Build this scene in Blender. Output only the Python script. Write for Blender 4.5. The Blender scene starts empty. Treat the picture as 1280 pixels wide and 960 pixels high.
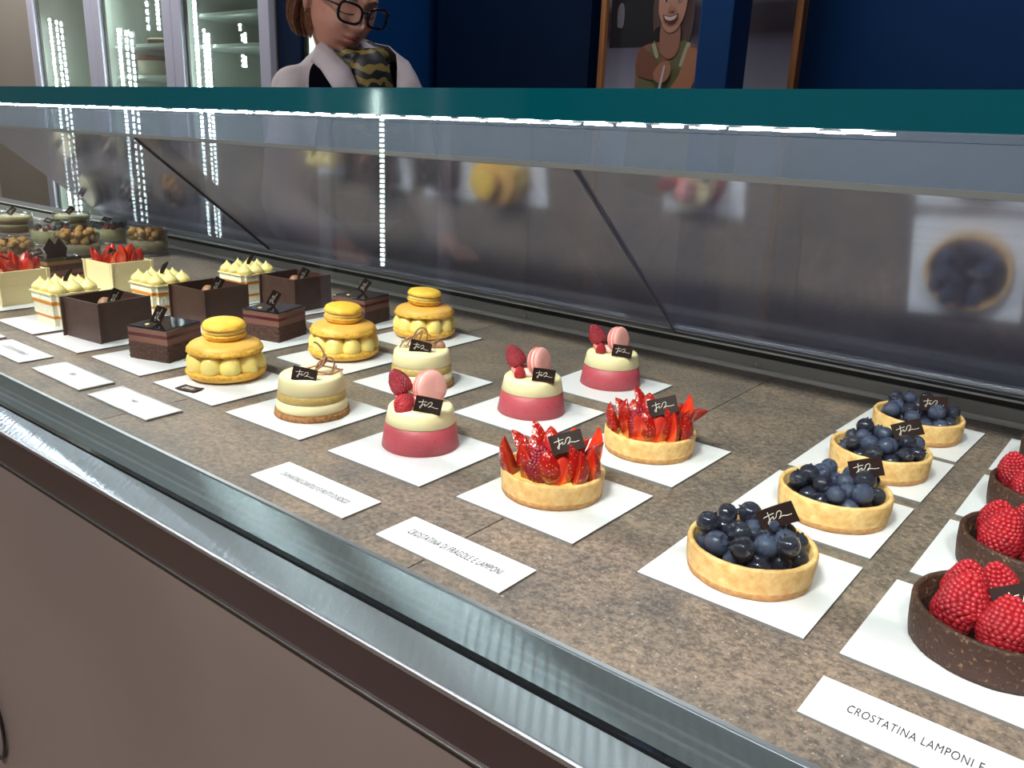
import bpy, bmesh, math, random
from mathutils import Vector, Matrix, noise
R = math.radians
sc = bpy.context.scene
C = bpy.data.collections.new('scene'); sc.collection.children.link(C)

# ------------------------------------------------------------------ camera, world, lights, exposure
CAM = Vector((0, 0, 0.273)); F = 1034.48
RT = Vector((0.7831, 0.6206, 0.0404)); UP = Vector((-0.2118, 0.2050, 0.9556)); FW = Vector((-0.5847, 0.7569, -0.2920))
cd = bpy.data.cameras.new('camera'); cam = bpy.data.objects.new('camera', cd); C.objects.link(cam)
cd.sensor_fit = 'HORIZONTAL'; cd.sensor_width = 36; cd.lens = 36 * F / 1280; cd.clip_start = 0.01; cd.clip_end = 60
cam.matrix_world = Matrix(((RT.x, UP.x, -FW.x, CAM.x), (RT.y, UP.y, -FW.y, CAM.y), (RT.z, UP.z, -FW.z, CAM.z), (0, 0, 0, 1)))
sc.camera = cam
sc.view_settings.view_transform = 'Standard'; sc.view_settings.look = 'None'
sc.view_settings.gamma = 1; sc.view_settings.use_curve_mapping = False
sc.view_settings.exposure = 0.0
w = bpy.data.worlds.new('world'); sc.world = w; w.use_nodes = True
w.node_tree.nodes['Background'].inputs[0].default_value = (0.5, 0.55, 0.6, 1)
w.node_tree.nodes['Background'].inputs[1].default_value = 0.3

def area(name, loc, size, power, color=(1, 0.96, 0.9), rot=(0, 0, 0), spread=180):
    d = bpy.data.lights.new(name, 'AREA'); d.shape = 'RECTANGLE'; d.size = size[0]; d.size_y = size[1]
    d.energy = power; d.color = color; d.spread = R(spread)
    o = bpy.data.objects.new(name, d); C.objects.link(o); o.location = loc; o.rotation_euler = rot
    return o
CEIL = 2.1; FLOOR = -0.9
# ceiling lamps over the counter and the customer side, plus added fill over the staff aisle
for x in (-2.3, -1.3, -0.3, 0.7):
    area('counter_lamp', (x, -0.85, CEIL - 0.03), (0.45, 0.22), 17.5, (1, 0.965, 0.92), rot=(R(29), 0, 0), spread=64)
for x in (-2.4, -0.4):
    area('shop_lamp', (x, -1.1, CEIL - 0.03), (1.2, 0.3), 6, (1, 0.97, 0.95))
for x, pw in ((-5.2, 38), (-3.7, 30), (-1.2, 14)):  # unseen fill, added to brighten the walls and fridges
    area('staff_fill', (x, 1.95, CEIL - 0.03), (0.8, 0.2), pw, (0.95, 0.97, 1.0))

# ------------------------------------------------------------------ node helpers
def mat(name):
    m = bpy.data.materials.new(name); m.use_nodes = True
    nt = m.node_tree; return m, nt, nt.nodes['Principled BSDF']
def N(nt, t, **kw):
    n = nt.nodes.new(t)
    for k, v in kw.items():
        if k in n.inputs: n.inputs[k].default_value = v
        else: setattr(n, k, v)
    return n
def L(nt, a, b): nt.links.new(a, b)
def srgb(r, g, b):
    f = lambda c: (c / 255 / 12.92) if c / 255 <= 0.04045 else ((c / 255 + 0.055) / 1.055) ** 2.4
    return (f(r), f(g), f(b), 1)
def pm(name, col, rough=0.5, metal=0, col2=None, scale=300, bump=0, bscale=None, coat=0, sss=0, spec=0.5, lo=0.4, hi=0.6, detail=3, stretch=None, emit=0):
    """principled with optional two-tone noise and bump"""
    m, nt, p = mat(name)
    p.inputs['Base Color'].default_value = col; p.inputs['Roughness'].default_value = rough
    p.inputs['Metallic'].default_value = metal; p.inputs['Coat Weight'].default_value = coat
    p.inputs['Coat Roughness'].default_value = 0.06; p.inputs['Specular IOR Level'].default_value = spec
    if sss:
        p.inputs['Subsurface Weight'].default_value = sss; p.inputs['Subsurface Scale'].default_value = 0.003
        p.inputs['Subsurface Radius'].default_value = (1, 0.5, 0.3)
    tc = N(nt, 'ShaderNodeTexCoord'); src = tc.outputs['Object']
    if stretch:
        mp = N(nt, 'ShaderNodeMapping'); mp.inputs['Scale'].default_value = stretch; L(nt, src, mp.inputs['Vector']); src = mp.outputs[0]
    if col2:
        n = N(nt, 'ShaderNodeTexNoise', Scale=scale, Detail=detail); L(nt, src, n.inputs['Vector'])
        r = N(nt, 'ShaderNodeValToRGB'); r.color_ramp.elements[0].position = lo; r.color_ramp.elements[1].position = hi
        r.color_ramp.elements[0].color = col; r.color_ramp.elements[1].color = col2
        L(nt, n.outputs[0], r.inputs[0]); L(nt, r.outputs[0], p.inputs['Base Color'])
    if bump:
        n = N(nt, 'ShaderNodeTexNoise', Scale=bscale or scale, Detail=4); L(nt, src, n.inputs['Vector'])
        b = N(nt, 'ShaderNodeBump', Strength=1.0, Distance=bump); L(nt, n.outputs[0], b.inputs['Height']); L(nt, b.outputs[0], p.inputs['Normal'])
    if emit:
        p.inputs['Emission Color'].default_value = col; p.inputs['Emission Strength'].default_value = emit
    return m
def glassy(name, tint, refl_col=(1, 1, 1, 1), rough=0.0, f0=0.04, haze=0.0, hazecol=(0.3, 0.3, 0.35, 1), base=0.0, scratch=False, power=5.0):
    """thin sheet: transparent mixed with glossy by facing, plus a diffuse haze"""
    m = bpy.data.materials.new(name); m.use_nodes = True; nt = m.node_tree
    nt.nodes.clear(); out = N(nt, 'ShaderNodeOutputMaterial')
    t = N(nt, 'ShaderNodeBsdfTransparent'); t.inputs[0].default_value = tint
    g = N(nt, 'ShaderNodeBsdfGlossy'); g.inputs['Color'].default_value = refl_col; g.inputs['Roughness'].default_value = rough
    lw = N(nt, 'ShaderNodeLayerWeight', Blend=0.5)
    p = N(nt, 'ShaderNodeMath', operation='POWER'); L(nt, lw.outputs['Facing'], p.inputs[0]); p.inputs[1].default_value = power
    mr = N(nt, 'ShaderNodeMapRange'); mr.inputs['To Min'].default_value = f0 + base; mr.inputs['To Max'].default_value = 0.95
    L(nt, p.outputs[0], mr.inputs['Value'])
    mx = N(nt, 'ShaderNodeMixShader'); L(nt, mr.outputs[0], mx.inputs[0]); L(nt, t.outputs[0], mx.inputs[1]); L(nt, g.outputs[0], mx.inputs[2])
    last = mx
    if haze:
        d = N(nt, 'ShaderNodeBsdfDiffuse'); d.inputs[0].default_value = hazecol
        m2 = N(nt, 'ShaderNodeMixShader'); m2.inputs[0].default_value = haze
        L(nt, mx.outputs[0], m2.inputs[1]); L(nt, d.outputs[0], m2.inputs[2]); last = m2
        if scratch:
            tc = N(nt, 'ShaderNodeTexCoord'); mp = N(nt, 'ShaderNodeMapping'); mp.inputs['Scale'].default_value = (1.2, 90, 90)
            n = N(nt, 'ShaderNodeTexNoise', Scale=3.0, Detail=5.0, Roughness=0.7); L(nt, tc.outputs['Object'], mp.inputs[0]); L(nt, mp.outputs[0], n.inputs['Vector'])
            r = N(nt, 'ShaderNodeMapRange'); r.inputs['From Min'].default_value = 0.3; r.inputs['From Max'].default_value = 0.75
            r.inputs['To Min'].default_value = haze * 0.7; r.inputs['To Max'].default_value = haze * 1.4
            L(nt, n.outputs[0], r.inputs[0]); L(nt, r.outputs[0], m2.inputs[0])
    L(nt, last.outputs[0], out.inputs[0]); return m
def emis(name, col, s):
    m = bpy.data.materials.new(name); m.use_nodes = True; nt = m.node_tree; nt.nodes.clear()
    e = N(nt, 'ShaderNodeEmission'); e.inputs[0].default_value = col; e.inputs[1].default_value = s
    o = N(nt, 'ShaderNodeOutputMaterial'); L(nt, e.outputs[0], o.inputs[0]); return m

# ------------------------------------------------------------------ materials
M = {}
def stone_mat():
    m, nt, p = mat('speckled stone'); tc = N(nt, 'ShaderNodeTexCoord'); oi = N(nt, 'ShaderNodeObjectInfo')
    ad = N(nt, 'ShaderNodeVectorMath', operation='ADD'); L(nt, tc.outputs['Object'], ad.inputs[0]); L(nt, oi.outputs['Random'], ad.inputs[1])
    n1 = N(nt, 'ShaderNodeTexNoise', Scale=14.0, Detail=6.0, Roughness=0.65); n2 = N(nt, 'ShaderNodeTexNoise', Scale=230.0, Detail=5.0, Roughness=0.75)
    n3 = N(nt, 'ShaderNodeTexNoise', Scale=420.0, Detail=2.0); n4 = N(nt, 'ShaderNodeTexNoise', Scale=95.0, Detail=5.0, Roughness=0.75, Distortion=1.2)
    for n in (n1, n2, n3, n4): L(nt, ad.outputs[0], n.inputs['Vector'])
    r1 = N(nt, 'ShaderNodeValToRGB'); e = r1.color_ramp.elements; e[0].position = 0.35; e[1].position = 0.68
    e[0].color = srgb(104, 97, 94); e[1].color = srgb(140, 124, 111); L(nt, n1.outputs[0], r1.inputs[0])
    r2 = N(nt, 'ShaderNodeValToRGB'); e = r2.color_ramp.elements; e[0].position = 0.38; e[1].position = 0.62
    e[0].color = (0.34, 0.33, 0.33, 1); e[1].color = (1.3, 1.22, 1.12, 1); L(nt, n2.outputs[0], r2.inputs[0])
    mu = N(nt, 'ShaderNodeMix', data_type='RGBA', blend_type='MULTIPLY'); mu.inputs[0].default_value = 0.8
    L(nt, r1.outputs[0], mu.inputs[6]); L(nt, r2.outputs[0], mu.inputs[7])
    r3 = N(nt, 'ShaderNodeValToRGB'); e = r3.color_ramp.elements; e[0].position = 0.30; e[1].position = 0.40
    e[0].color = (0.3, 0.3, 0.34, 1); e[1].color = (1, 1, 1, 1); L(nt, n4.outputs[0], r3.inputs[0])
    m2 = N(nt, 'ShaderNodeMix', data_type='RGBA', blend_type='MULTIPLY'); m2.inputs[0].default_value = 0.8
    L(nt, mu.outputs[2], m2.inputs[6]); L(nt, r3.outputs[0], m2.inputs[7])
    r4 = N(nt, 'ShaderNodeValToRGB'); e = r4.color_ramp.elements; e[0].position = 0.68; e[1].position = 0.74
    e[0].color = (0, 0, 0, 1); e[1].color = (0.6, 0.6, 0.6, 1); L(nt, n3.outputs[0], r4.inputs[0])
    m3 = N(nt, 'ShaderNodeMix', data_type='RGBA'); L(nt, r4.outputs[0], m3.inputs[0]); L(nt, m2.outputs[2], m3.inputs[6]); m3.inputs[7].default_value = srgb(190, 180, 160)
    L(nt, m3.outputs[2], p.inputs['Base Color']); p.inputs['Roughness'].default_value = 0.42
    b = N(nt, 'ShaderNodeBump', Strength=0.6, Distance=0.0004); L(nt, n2.outputs[0], b.inputs['Height']); L(nt, b.outputs[0], p.inputs['Normal'])
    return m
M['stone'] = stone_mat()
def steel_mat(name, col, rough, aniso, tangent_axis=None):
    m, nt, p = mat(name); p.inputs['Base Color'].default_value = col; p.inputs['Metallic'].default_value = 1
    p.inputs['Roughness'].default_value = rough; p.inputs['Anisotropic'].default_value = aniso
    tc = N(nt, 'ShaderNodeTexCoord'); mp = N(nt, 'ShaderNodeMapping'); mp.inputs['Scale'].default_value = (2, 2200, 2200)
    n = N(nt, 'ShaderNodeTexNoise', Scale=1.0, Detail=3.0); L(nt, tc.outputs['Object'], mp.inputs[0]); L(nt, mp.outputs[0], n.inputs['Vector'])
    b = N(nt, 'ShaderNodeBump', Strength=1.0, Distance=0.00012); L(nt, n.outputs[0], b.inputs['Height']); L(nt, b.outputs[0], p.inputs['Normal'])
    if aniso:
        tg = N(nt, 'ShaderNodeTangent', direction_type='RADIAL', axis='Z')
        cv = N(nt, 'ShaderNodeCombineXYZ'); cv.inputs[1].default_value = 1.0
        L(nt, cv.outputs[0], p.inputs['Tangent'])
    return m
def brushed():
    m = bpy.data.materials.new('brushed steel'); m.use_nodes = True; nt = m.node_tree; nt.nodes.clear()
    a = N(nt, 'ShaderNodeBsdfAnisotropic'); a.inputs['Color'].default_value = srgb(190, 202, 210); a.inputs['Anisotropy'].default_value = -.90
    tc = N(nt, 'ShaderNodeTexCoord'); sp = N(nt, 'ShaderNodeSeparateXYZ'); L(nt, tc.outputs['Object'], sp.inputs[0])   # roughness bands imitating the striped reflection of the LED diodes
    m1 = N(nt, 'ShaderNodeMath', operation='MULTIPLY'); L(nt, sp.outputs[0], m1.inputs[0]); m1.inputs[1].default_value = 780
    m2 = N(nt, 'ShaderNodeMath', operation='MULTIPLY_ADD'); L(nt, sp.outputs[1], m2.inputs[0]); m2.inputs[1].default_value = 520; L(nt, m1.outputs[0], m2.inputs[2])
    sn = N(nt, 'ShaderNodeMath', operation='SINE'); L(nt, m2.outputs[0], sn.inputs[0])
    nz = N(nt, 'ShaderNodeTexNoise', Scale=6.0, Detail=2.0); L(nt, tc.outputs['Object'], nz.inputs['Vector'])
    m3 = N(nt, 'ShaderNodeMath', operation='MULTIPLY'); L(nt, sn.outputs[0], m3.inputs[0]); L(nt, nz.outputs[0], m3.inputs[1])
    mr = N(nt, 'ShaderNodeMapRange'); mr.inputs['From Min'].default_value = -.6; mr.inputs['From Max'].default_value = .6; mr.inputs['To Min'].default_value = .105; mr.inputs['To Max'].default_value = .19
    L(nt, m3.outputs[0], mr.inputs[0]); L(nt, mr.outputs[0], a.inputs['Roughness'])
    cv = N(nt, 'ShaderNodeCombineXYZ'); cv.inputs[0].default_value = 1.0; L(nt, cv.outputs[0], a.inputs['Tangent'])
    b = N(nt, 'ShaderNodeBsdfAnisotropic'); b.inputs['Color'].default_value = srgb(190, 202, 210); b.inputs['Roughness'].default_value = .45
    mx = N(nt, 'ShaderNodeMixShader'); mx.inputs[0].default_value = .14; L(nt, a.outputs[0], mx.inputs[1]); L(nt, b.outputs[0], mx.inputs[2])
    o = N(nt, 'ShaderNodeOutputMaterial'); L(nt, mx.outputs[0], o.inputs[0]); return m
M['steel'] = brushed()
M['alu'] = pm('satin aluminium', srgb(205, 205, 210), 0.36, 1)
M['alu_soft'] = pm('grey metal strip', srgb(120, 118, 116), 0.38, 1)
M['trim_light'] = pm('pale trim', srgb(238, 237, 234), 0.4)
M['black'] = pm('black rubber', srgb(14, 14, 16), 0.5)
M['rearstrip'] = pm('grey brushed strip', srgb(168, 165, 162), 0.4, 0.1)
M['headrail'] = pm('pale grey rail', srgb(96, 93, 94), 0.5)
M['edgeclear'] = pm('polished acrylic edge', srgb(120, 120, 130), 0.3)
M['seal'] = pm('matt black seal', srgb(8, 10, 12), 0.9, spec=.05)
M['fascia'] = pm('dark brown lacquer', srgb(42, 30, 30), 0.22, 0.0, coat=0.4)
M['panel'] = pm('taupe laminate', srgb(84, 73, 70), 0.42, col2=srgb(90, 79, 75), scale=3)
M['teal_edge'] = pm('dark teal glass edge', srgb(0, 54, 62), 0.06, 0.0, coat=1.0, spec=0.8)
M['clear'] = glassy('clear glass', (0.97, 0.985, 0.98, 1), f0=0.045, power=5)
M['topglass'] = glassy('shelf glass', (0.90, 0.95, 0.93, 1), f0=0.05, power=4)
M['pane'] = glassy('smoky acrylic', (0.80, 0.81, 0.86, 1), refl_col=(0.78, 0.80, 0.93, 1), rough=0.11, f0=0.40, haze=0.20, hazecol=(0.42, 0.42, 0.53, 1), scratch=True, power=3)
M['valance'] = glassy('frosted grey acrylic', (0.8, 0.83, 0.9, 1), refl_col=(0.7, 0.72, 0.8, 1), rough=0.3, f0=0.08, haze=0.32, hazecol=(0.23, 0.26, 0.34, 1), power=4)
M['white'] = pm('white board', srgb(220, 218, 222), 0.3, spec=0.4)
M['boardedge'] = pm('grey board edge', srgb(120, 118, 118), 0.6)
M['paper'] = pm('white paper', srgb(214, 214, 218), 0.35, bump=0.00012, bscale=60)
M['print'] = pm('dark print', srgb(58, 58, 62), 0.7, spec=.1)
M['led'] = emis('led', (0.92, 0.96, 1, 1), 85)
M['crust'] = pm('golden shortcrust', srgb(220, 168, 100), 0.66, col2=srgb(236, 196, 132), scale=160, lo=.35, hi=.65, detail=5, bump=0.0011, bscale=240)
M['crust_brown'] = pm('browned crust', srgb(196, 138, 78), 0.7, col2=srgb(214, 164, 104), scale=200, bump=0.0006, bscale=300)
M['choccrust'] = pm('chocolate shortcrust', srgb(66, 40, 30), 0.62, col2=srgb(136, 98, 70), scale=380, lo=0.60, hi=0.68, bump=0.0012, bscale=350)
M['custard'] = pm('custard', srgb(240, 206, 110), 0.35, sss=0.2)
M['blueberry'] = pm('blueberry skin', srgb(20, 25, 48), 0.34, col2=srgb(104, 118, 156), scale=130, lo=0.40, hi=0.8, coat=0.55, bump=0.0003, bscale=120)
M['blueberry_glazed'] = pm('glazed blueberry skin', srgb(14, 14, 30), 0.2, col2=srgb(44, 54, 88), scale=110, lo=0.45, hi=0.8, coat=1.0, bump=0.0004, bscale=120)
M['glaze'] = pm('dark berry glaze', srgb(24, 16, 30), 0.12, coat=1)
M['raspberry'] = pm('raspberry', srgb(176, 24, 38), 0.48, col2=srgb(146, 16, 34), scale=60, coat=0.12, sss=0.25)
M['raspberry_dark'] = pm('dark raspberry', srgb(128, 14, 34), 0.35, col2=srgb(150, 22, 40), scale=80, coat=0.2, sss=0.15)
def straw():
    m, nt, p = mat('strawberry skin'); tc = N(nt, 'ShaderNodeTexCoord')
    v = N(nt, 'ShaderNodeTexVoronoi', Scale=420.0); L(nt, tc.outputs['Object'], v.inputs['Vector'])
    r = N(nt, 'ShaderNodeValToRGB'); e = r.color_ramp.elements; e[0].position = 0.14; e[1].position = 0.24
    e[0].color = srgb(236, 160, 70); e[1].color = srgb(158, 12, 14); L(nt, v.outputs['Distance'], r.inputs[0]); L(nt, r.outputs[0], p.inputs['Base Color'])
    b = N(nt, 'ShaderNodeBump', Strength=0.9, Distance=0.0006); L(nt, v.outputs['Distance'], b.inputs['Height']); L(nt, b.outputs[0], p.inputs['Normal'])
    p.inputs['Roughness'].default_value = 0.22; p.inputs['Coat Weight'].default_value = 0.7; p.inputs['Coat Roughness'].default_value = 0.05
    return m
M['strawberry'] = straw()
M['strawflesh'] = pm('strawberry flesh', srgb(206, 36, 20), 0.25, col2=srgb(240, 110, 58), scale=110, lo=0.48, hi=0.72, coat=0.5, sss=0.2, stretch=(1, 1, 0.3))
M['mousse_pink'] = pm('pink mousse', srgb(178, 72, 84), 0.5, col2=srgb(150, 50, 66), scale=500, lo=0.58, hi=0.72, sss=0.15, bump=0.00015, bscale=400)
M['cream'] = pm('ivory mousse', srgb(246, 230, 184), 0.42, sss=0.3, bump=0.0001, bscale=200)
M['tan'] = pm('tan cream', srgb(190, 160, 92), 0.5, col2=srgb(178, 146, 80), scale=300)
M['biscuit'] = pm('biscuit crumb', srgb(132, 84, 44), 0.8, col2=srgb(172, 120, 70), scale=350, bump=0.0012, bscale=330)
M['chocolate'] = pm('dark chocolate', srgb(66, 42, 36), 0.4, col2=srgb(74, 50, 42), scale=60, bump=0.0001, bscale=200)
M['tagchoc'] = pm('chocolate tag', srgb(44, 30, 28), 0.5, spec=.12)
M['milkchoc'] = pm('milk chocolate', srgb(160, 112, 80), 0.45)
M['glazechoc'] = pm('mirror chocolate glaze', srgb(22, 14, 16), 0.06, coat=1)
M['sponge'] = pm('chocolate sponge', srgb(44, 26, 22), 0.85, col2=srgb(92, 56, 44), scale=420, bump=0.0014, bscale=400)
M['mousse_choc'] = pm('milk chocolate mousse', srgb(118, 76, 64), 0.55)
M['jam'] = pm('dark raspberry jelly', srgb(76, 20, 30), 0.25, coat=0.3)
M['gold'] = pm('gold leaf', srgb(232, 200, 110), 0.3, 0.6)
M['ink'] = pm('pale gold ink', srgb(225, 215, 205), 0.5)
M['macaron'] = pm('yellow macaron shell', srgb(244, 200, 72), 0.5, col2=srgb(238, 186, 60), scale=60, bump=0.0001, bscale=250)
M['macaron_foot'] = pm('yellow macaron foot', srgb(238, 186, 74), 0.75, col2=srgb(222, 158, 50), scale=260, bump=0.0012, bscale=380)
M['macaron_o'] = pm('amber macaron shell', srgb(234, 180, 86), 0.5, col2=srgb(226, 168, 76), scale=50, bump=0.0001, bscale=250)
M['vanilla'] = pm('yellow custard cream', srgb(246, 220, 130), 0.35, sss=0.25)
M['pinkmac'] = pm('pink macaron shell', srgb(240, 168, 162), 0.5, bump=0.0001, bscale=250)
M['pinkfoot'] = pm('pink macaron foot', srgb(230, 134, 130), 0.75, bump=0.001, bscale=380)
M['pinkcream'] = pm('pink cream', srgb(244, 190, 184), 0.5, sss=0.2)
M['whitecream'] = pm('white mousse', srgb(248, 242, 222), 0.55, col2=srgb(240, 230, 200), scale=200, bump=0.0006, bscale=200)
M['mango'] = pm('orange fruit jelly', srgb(226, 140, 34), 0.35)
M['whitechoc'] = pm('white chocolate', srgb(240, 222, 170), 0.4, sss=0.1)
M['piped'] = pm('piped custard', srgb(242, 222, 150), 0.38, sss=0.25)
M['crumble'] = pm('crumble', srgb(206, 158, 96), 0.75, col2=srgb(184, 130, 72), scale=200, bump=0.0012, bscale=300)
M['jarglass'] = glassy('jar glass', (0.9, 0.93, 0.92, 1), f0=0.06, power=2.6)
M['coffee'] = pm('coffee cream', srgb(196, 176, 148), 0.5)
M['caramel'] = pm('caramel', srgb(140, 100, 62), 0.4)
M['wall_blue'] = pm('blue paint', srgb(10, 66, 126), 0.5, spec=.25)
M['wall_beige'] = pm('beige paint', srgb(168, 158, 146), 0.7)
M['wall_grey'] = pm('grey paint', srgb(120, 116, 114), 0.7)
M['ceiling'] = pm('ceiling paint', srgb(200, 200, 200), 0.8)
M['floor'] = pm('floor boards', srgb(96, 84, 74), 0.4, col2=srgb(120, 106, 92), scale=6, stretch=(1, 8, 1))
M['frame_alu'] = pm('lilac grey aluminium', srgb(214, 212, 230), 0.5, 0.1)
M['fr_dark'] = pm('dark blue frame', srgb(12, 36, 68), 0.4, spec=.25)
M['fr_in'] = pm('fridge interior', srgb(200, 206, 198), 0.3, 0.3)
M['fr_glass'] = glassy('fridge glass', (0.80, 0.86, 0.82, 1), f0=0.06, power=4)
M['fr_led'] = emis('fridge led', (0.9, 0.97, 0.98, 1), 42)
M['shelf'] = pm('white shelf', srgb(190, 200, 195), 0.4)
M['wood'] = pm('light wood frame', srgb(176, 116, 66), 0.5, col2=srgb(150, 94, 50), scale=40, stretch=(1, 1, 0.1))
M['skin'] = pm('skin', srgb(206, 152, 132), 0.5, col2=srgb(196, 136, 118), scale=14, sss=0.2)
M['lips'] = pm('lips', srgb(168, 92, 88), 0.4)
M['hair'] = pm('copper hair', srgb(126, 74, 40), 0.5, col2=srgb(84, 46, 24), scale=30, stretch=(6, 6, 0.6), bump=0.002, bscale=60)
M['shirt'] = pm('white shirt', srgb(164, 154, 160), 0.75, bump=0.004, bscale=9)
M['vest'] = pm('black vest', srgb(8, 8, 14), 1.0, spec=0)
M['glframe'] = pm('black spectacle frame', srgb(14, 14, 20), 0.25)
M['lens'] = glassy('spectacle lens', (0.9, 0.9, 0.93, 1), f0=0.08, power=3)
def scarfm():
    m, nt, p = mat('striped scarf'); tc = N(nt, 'ShaderNodeTexCoord')
    wv = N(nt, 'ShaderNodeTexWave', bands_direction='Z', Scale=9.0, Distortion=5.0, Detail=1.0); wv.inputs['Detail Scale'].default_value = 3
    L(nt, tc.outputs['Object'], wv.inputs['Vector']); r = N(nt, 'ShaderNodeValToRGB'); e = r.color_ramp.elements
    e[0].position = 0.55; e[0].color = srgb(12, 12, 20); e[1].position = 0.68; e[1].color = srgb(122, 104, 48)
    L(nt, wv.outputs[0], r.inputs[0]); L(nt, r.outputs[0], p.inputs['Base Color']); p.inputs['Roughness'].default_value = 0.5; return m
M['scarf'] = scarfm()

# ------------------------------------------------------------------ mesh helpers
def link(o, parent=None):
    C.objects.link(o)
    if parent is not None: o.parent = parent
    return o
def obj(name, bm, m, parent=None, loc=None, rot=None, smooth=True):
    me = bpy.data.meshes.new(name); bm.to_mesh(me); bm.free()
    ms = m if isinstance(m, (list, tuple)) else [m]
    for x in ms: me.materials.append(M[x] if isinstance(x, str) else x)
    if smooth: me.polygons.foreach_set('use_smooth', [True] * len(me.polygons))
    o = bpy.data.objects.new(name, me)
    if loc is not None: o.location = loc
    if rot is not None: o.rotation_euler = rot
    return link(o, parent)
def thing(name, label, cat, loc=(0, 0, 0), rz=0, group=None):
    o = bpy.data.objects.new(name, None); o.empty_display_size = 0.02; o.location = loc; o.rotation_euler = (0, 0, rz)
    C.objects.link(o); return tag(o, label, cat, group)
def tag(o, label, cat, group=None, kind=None):
    o['label'] = label; o['category'] = cat
    if group: o['group'] = group
    if kind: o['kind'] = kind
    return o
def struct(o): o['kind'] = 'structure'; return o
def kids(o): return [c for c in C.objects if c.parent is o]
def copy_tree(o, children_of, parent=None):
    c = o.copy(); C.objects.link(c)
    if parent is not None: c.parent = parent
    for ch in children_of.get(o, []): copy_tree(ch, children_of, c)
    return c
def dup(root, label, loc, rz=0, group=None):
    m = {}
    for o in C.objects:
        if o.parent: m.setdefault(o.parent, []).append(o)
    c = copy_tree(root, m); c.location = loc; c.rotation_euler = (0, 0, rz); c['label'] = label
    if group: c['group'] = group
    return c
def use(o, parent, loc, rot=(0, 0, 0), s=1.0):
    """another part that shares its mesh"""
    c = bpy.data.objects.new(o.name.split('.')[0], o.data); C.objects.link(c); c.parent = parent
    c.location = loc; c.rotation_euler = rot; c.scale = (s, s, s) if not isinstance(s, tuple) else s
    return c
def box(bm, x0, x1, y0, y1, z0, z1, mi=0, bev=0.0):
    r = bmesh.ops.create_cube(bm, size=1)
    vs = r['verts']
    for v in vs: v.co = Vector((x0 + (v.co.x + .5) * (x1 - x0), y0 + (v.co.y + .5) * (y1 - y0), z0 + (v.co.z + .5) * (z1 - z0)))
    fs = {f for v in vs for f in v.link_faces}
    for f in fs: f.material_index = mi
    if bev:
        es = {e for v in vs for e in v.link_edges}
        bmesh.ops.bevel(bm, geom=list(es), offset=bev, segments=2, affect='EDGES', profile=0.5)
    return vs
def boxo(name, b, m, parent=None, bev=0.0, smooth=False):
    bm = bmesh.new(); box(bm, *b, bev=bev); return obj(name, bm, m, parent, smooth=smooth)
def lathe(bm, prof, seg=48, mis=None, fn=None, cap0=True, cap1=True):
    rings = []
    for i, (r, z) in enumerate(prof):
        ring = []
        for k in range(seg):
            a = 2 * math.pi * k / seg; rr, zz = r, z
            if fn: rr, zz = fn(r, z, a, i)
            ring.append(bm.verts.new((rr * math.cos(a), rr * math.sin(a), zz)))
        rings.append(ring)
    for i in range(len(prof) - 1):
        for k in range(seg):
            f = bm.faces.new((rings[i][k], rings[i][(k + 1) % seg], rings[i + 1][(k + 1) % seg], rings[i + 1][k]))
            if mis: f.material_index = mis[i]
    if cap0: f = bm.faces.new(rings[0][::-1]); f.material_index = mis[0] if mis else 0
    if cap1: f = bm.faces.new(rings[-1]); f.material_index = mis[-1] if mis else 0
    return rings
def tube(bm, pts, rad, seg=8, closed=False):
    pts = [Vector(p) for p in pts]; n = len(pts); rings = []; prev = None
    for i, p in enumerate(pts):
        if closed: t = pts[(i + 1) % n] - pts[i - 1]
        else: t = pts[min(i + 1, n - 1)] - pts[max(i - 1, 0)]
        t.normalize()
        if prev is None: u = t.orthogonal().normalized()
        else: u = (prev - t * prev.dot(t)).normalized()
        prev = u; v = t.cross(u); r = rad(i / (n - 1)) if callable(rad) else rad
        rings.append([bm.verts.new(p + (u * math.cos(2 * math.pi * k / seg) + v * math.sin(2 * math.pi * k / seg)) * r) for k in range(seg)])
    m = n if closed else n - 1
    for i in range(m):
        a, b = rings[i], rings[(i + 1) % n]
        for k in range(seg): bm.faces.new((a[k], a[(k + 1) % seg], b[(k + 1) % seg], b[k]))
    if not closed: bm.faces.new(rings[0][::-1]); bm.faces.new(rings[-1])
def jit(seed): return random.Random(seed)
def wob(v, s, seed=0.0): return noise.noise(Vector((v[0] * s + seed, v[1] * s + seed * 1.7, v[2] * s - seed)))
def catmull(P, n=8):
    P = [Vector(p) for p in P]; out = []
    for i in range(len(P) - 1):
        p0, p1, p2, p3 = P[max(i - 1, 0)], P[i], P[i + 1], P[min(i + 2, len(P) - 1)]
        for k in range(n):
            t = k / n
            out.append(0.5 * ((2 * p1) + (p2 - p0) * t + (2 * p0 - 5 * p1 + 4 * p2 - p3) * t * t + (3 * p1 - p0 - 3 * p2 + p3) * t ** 3))
    out.append(P[-1]); return out

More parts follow.
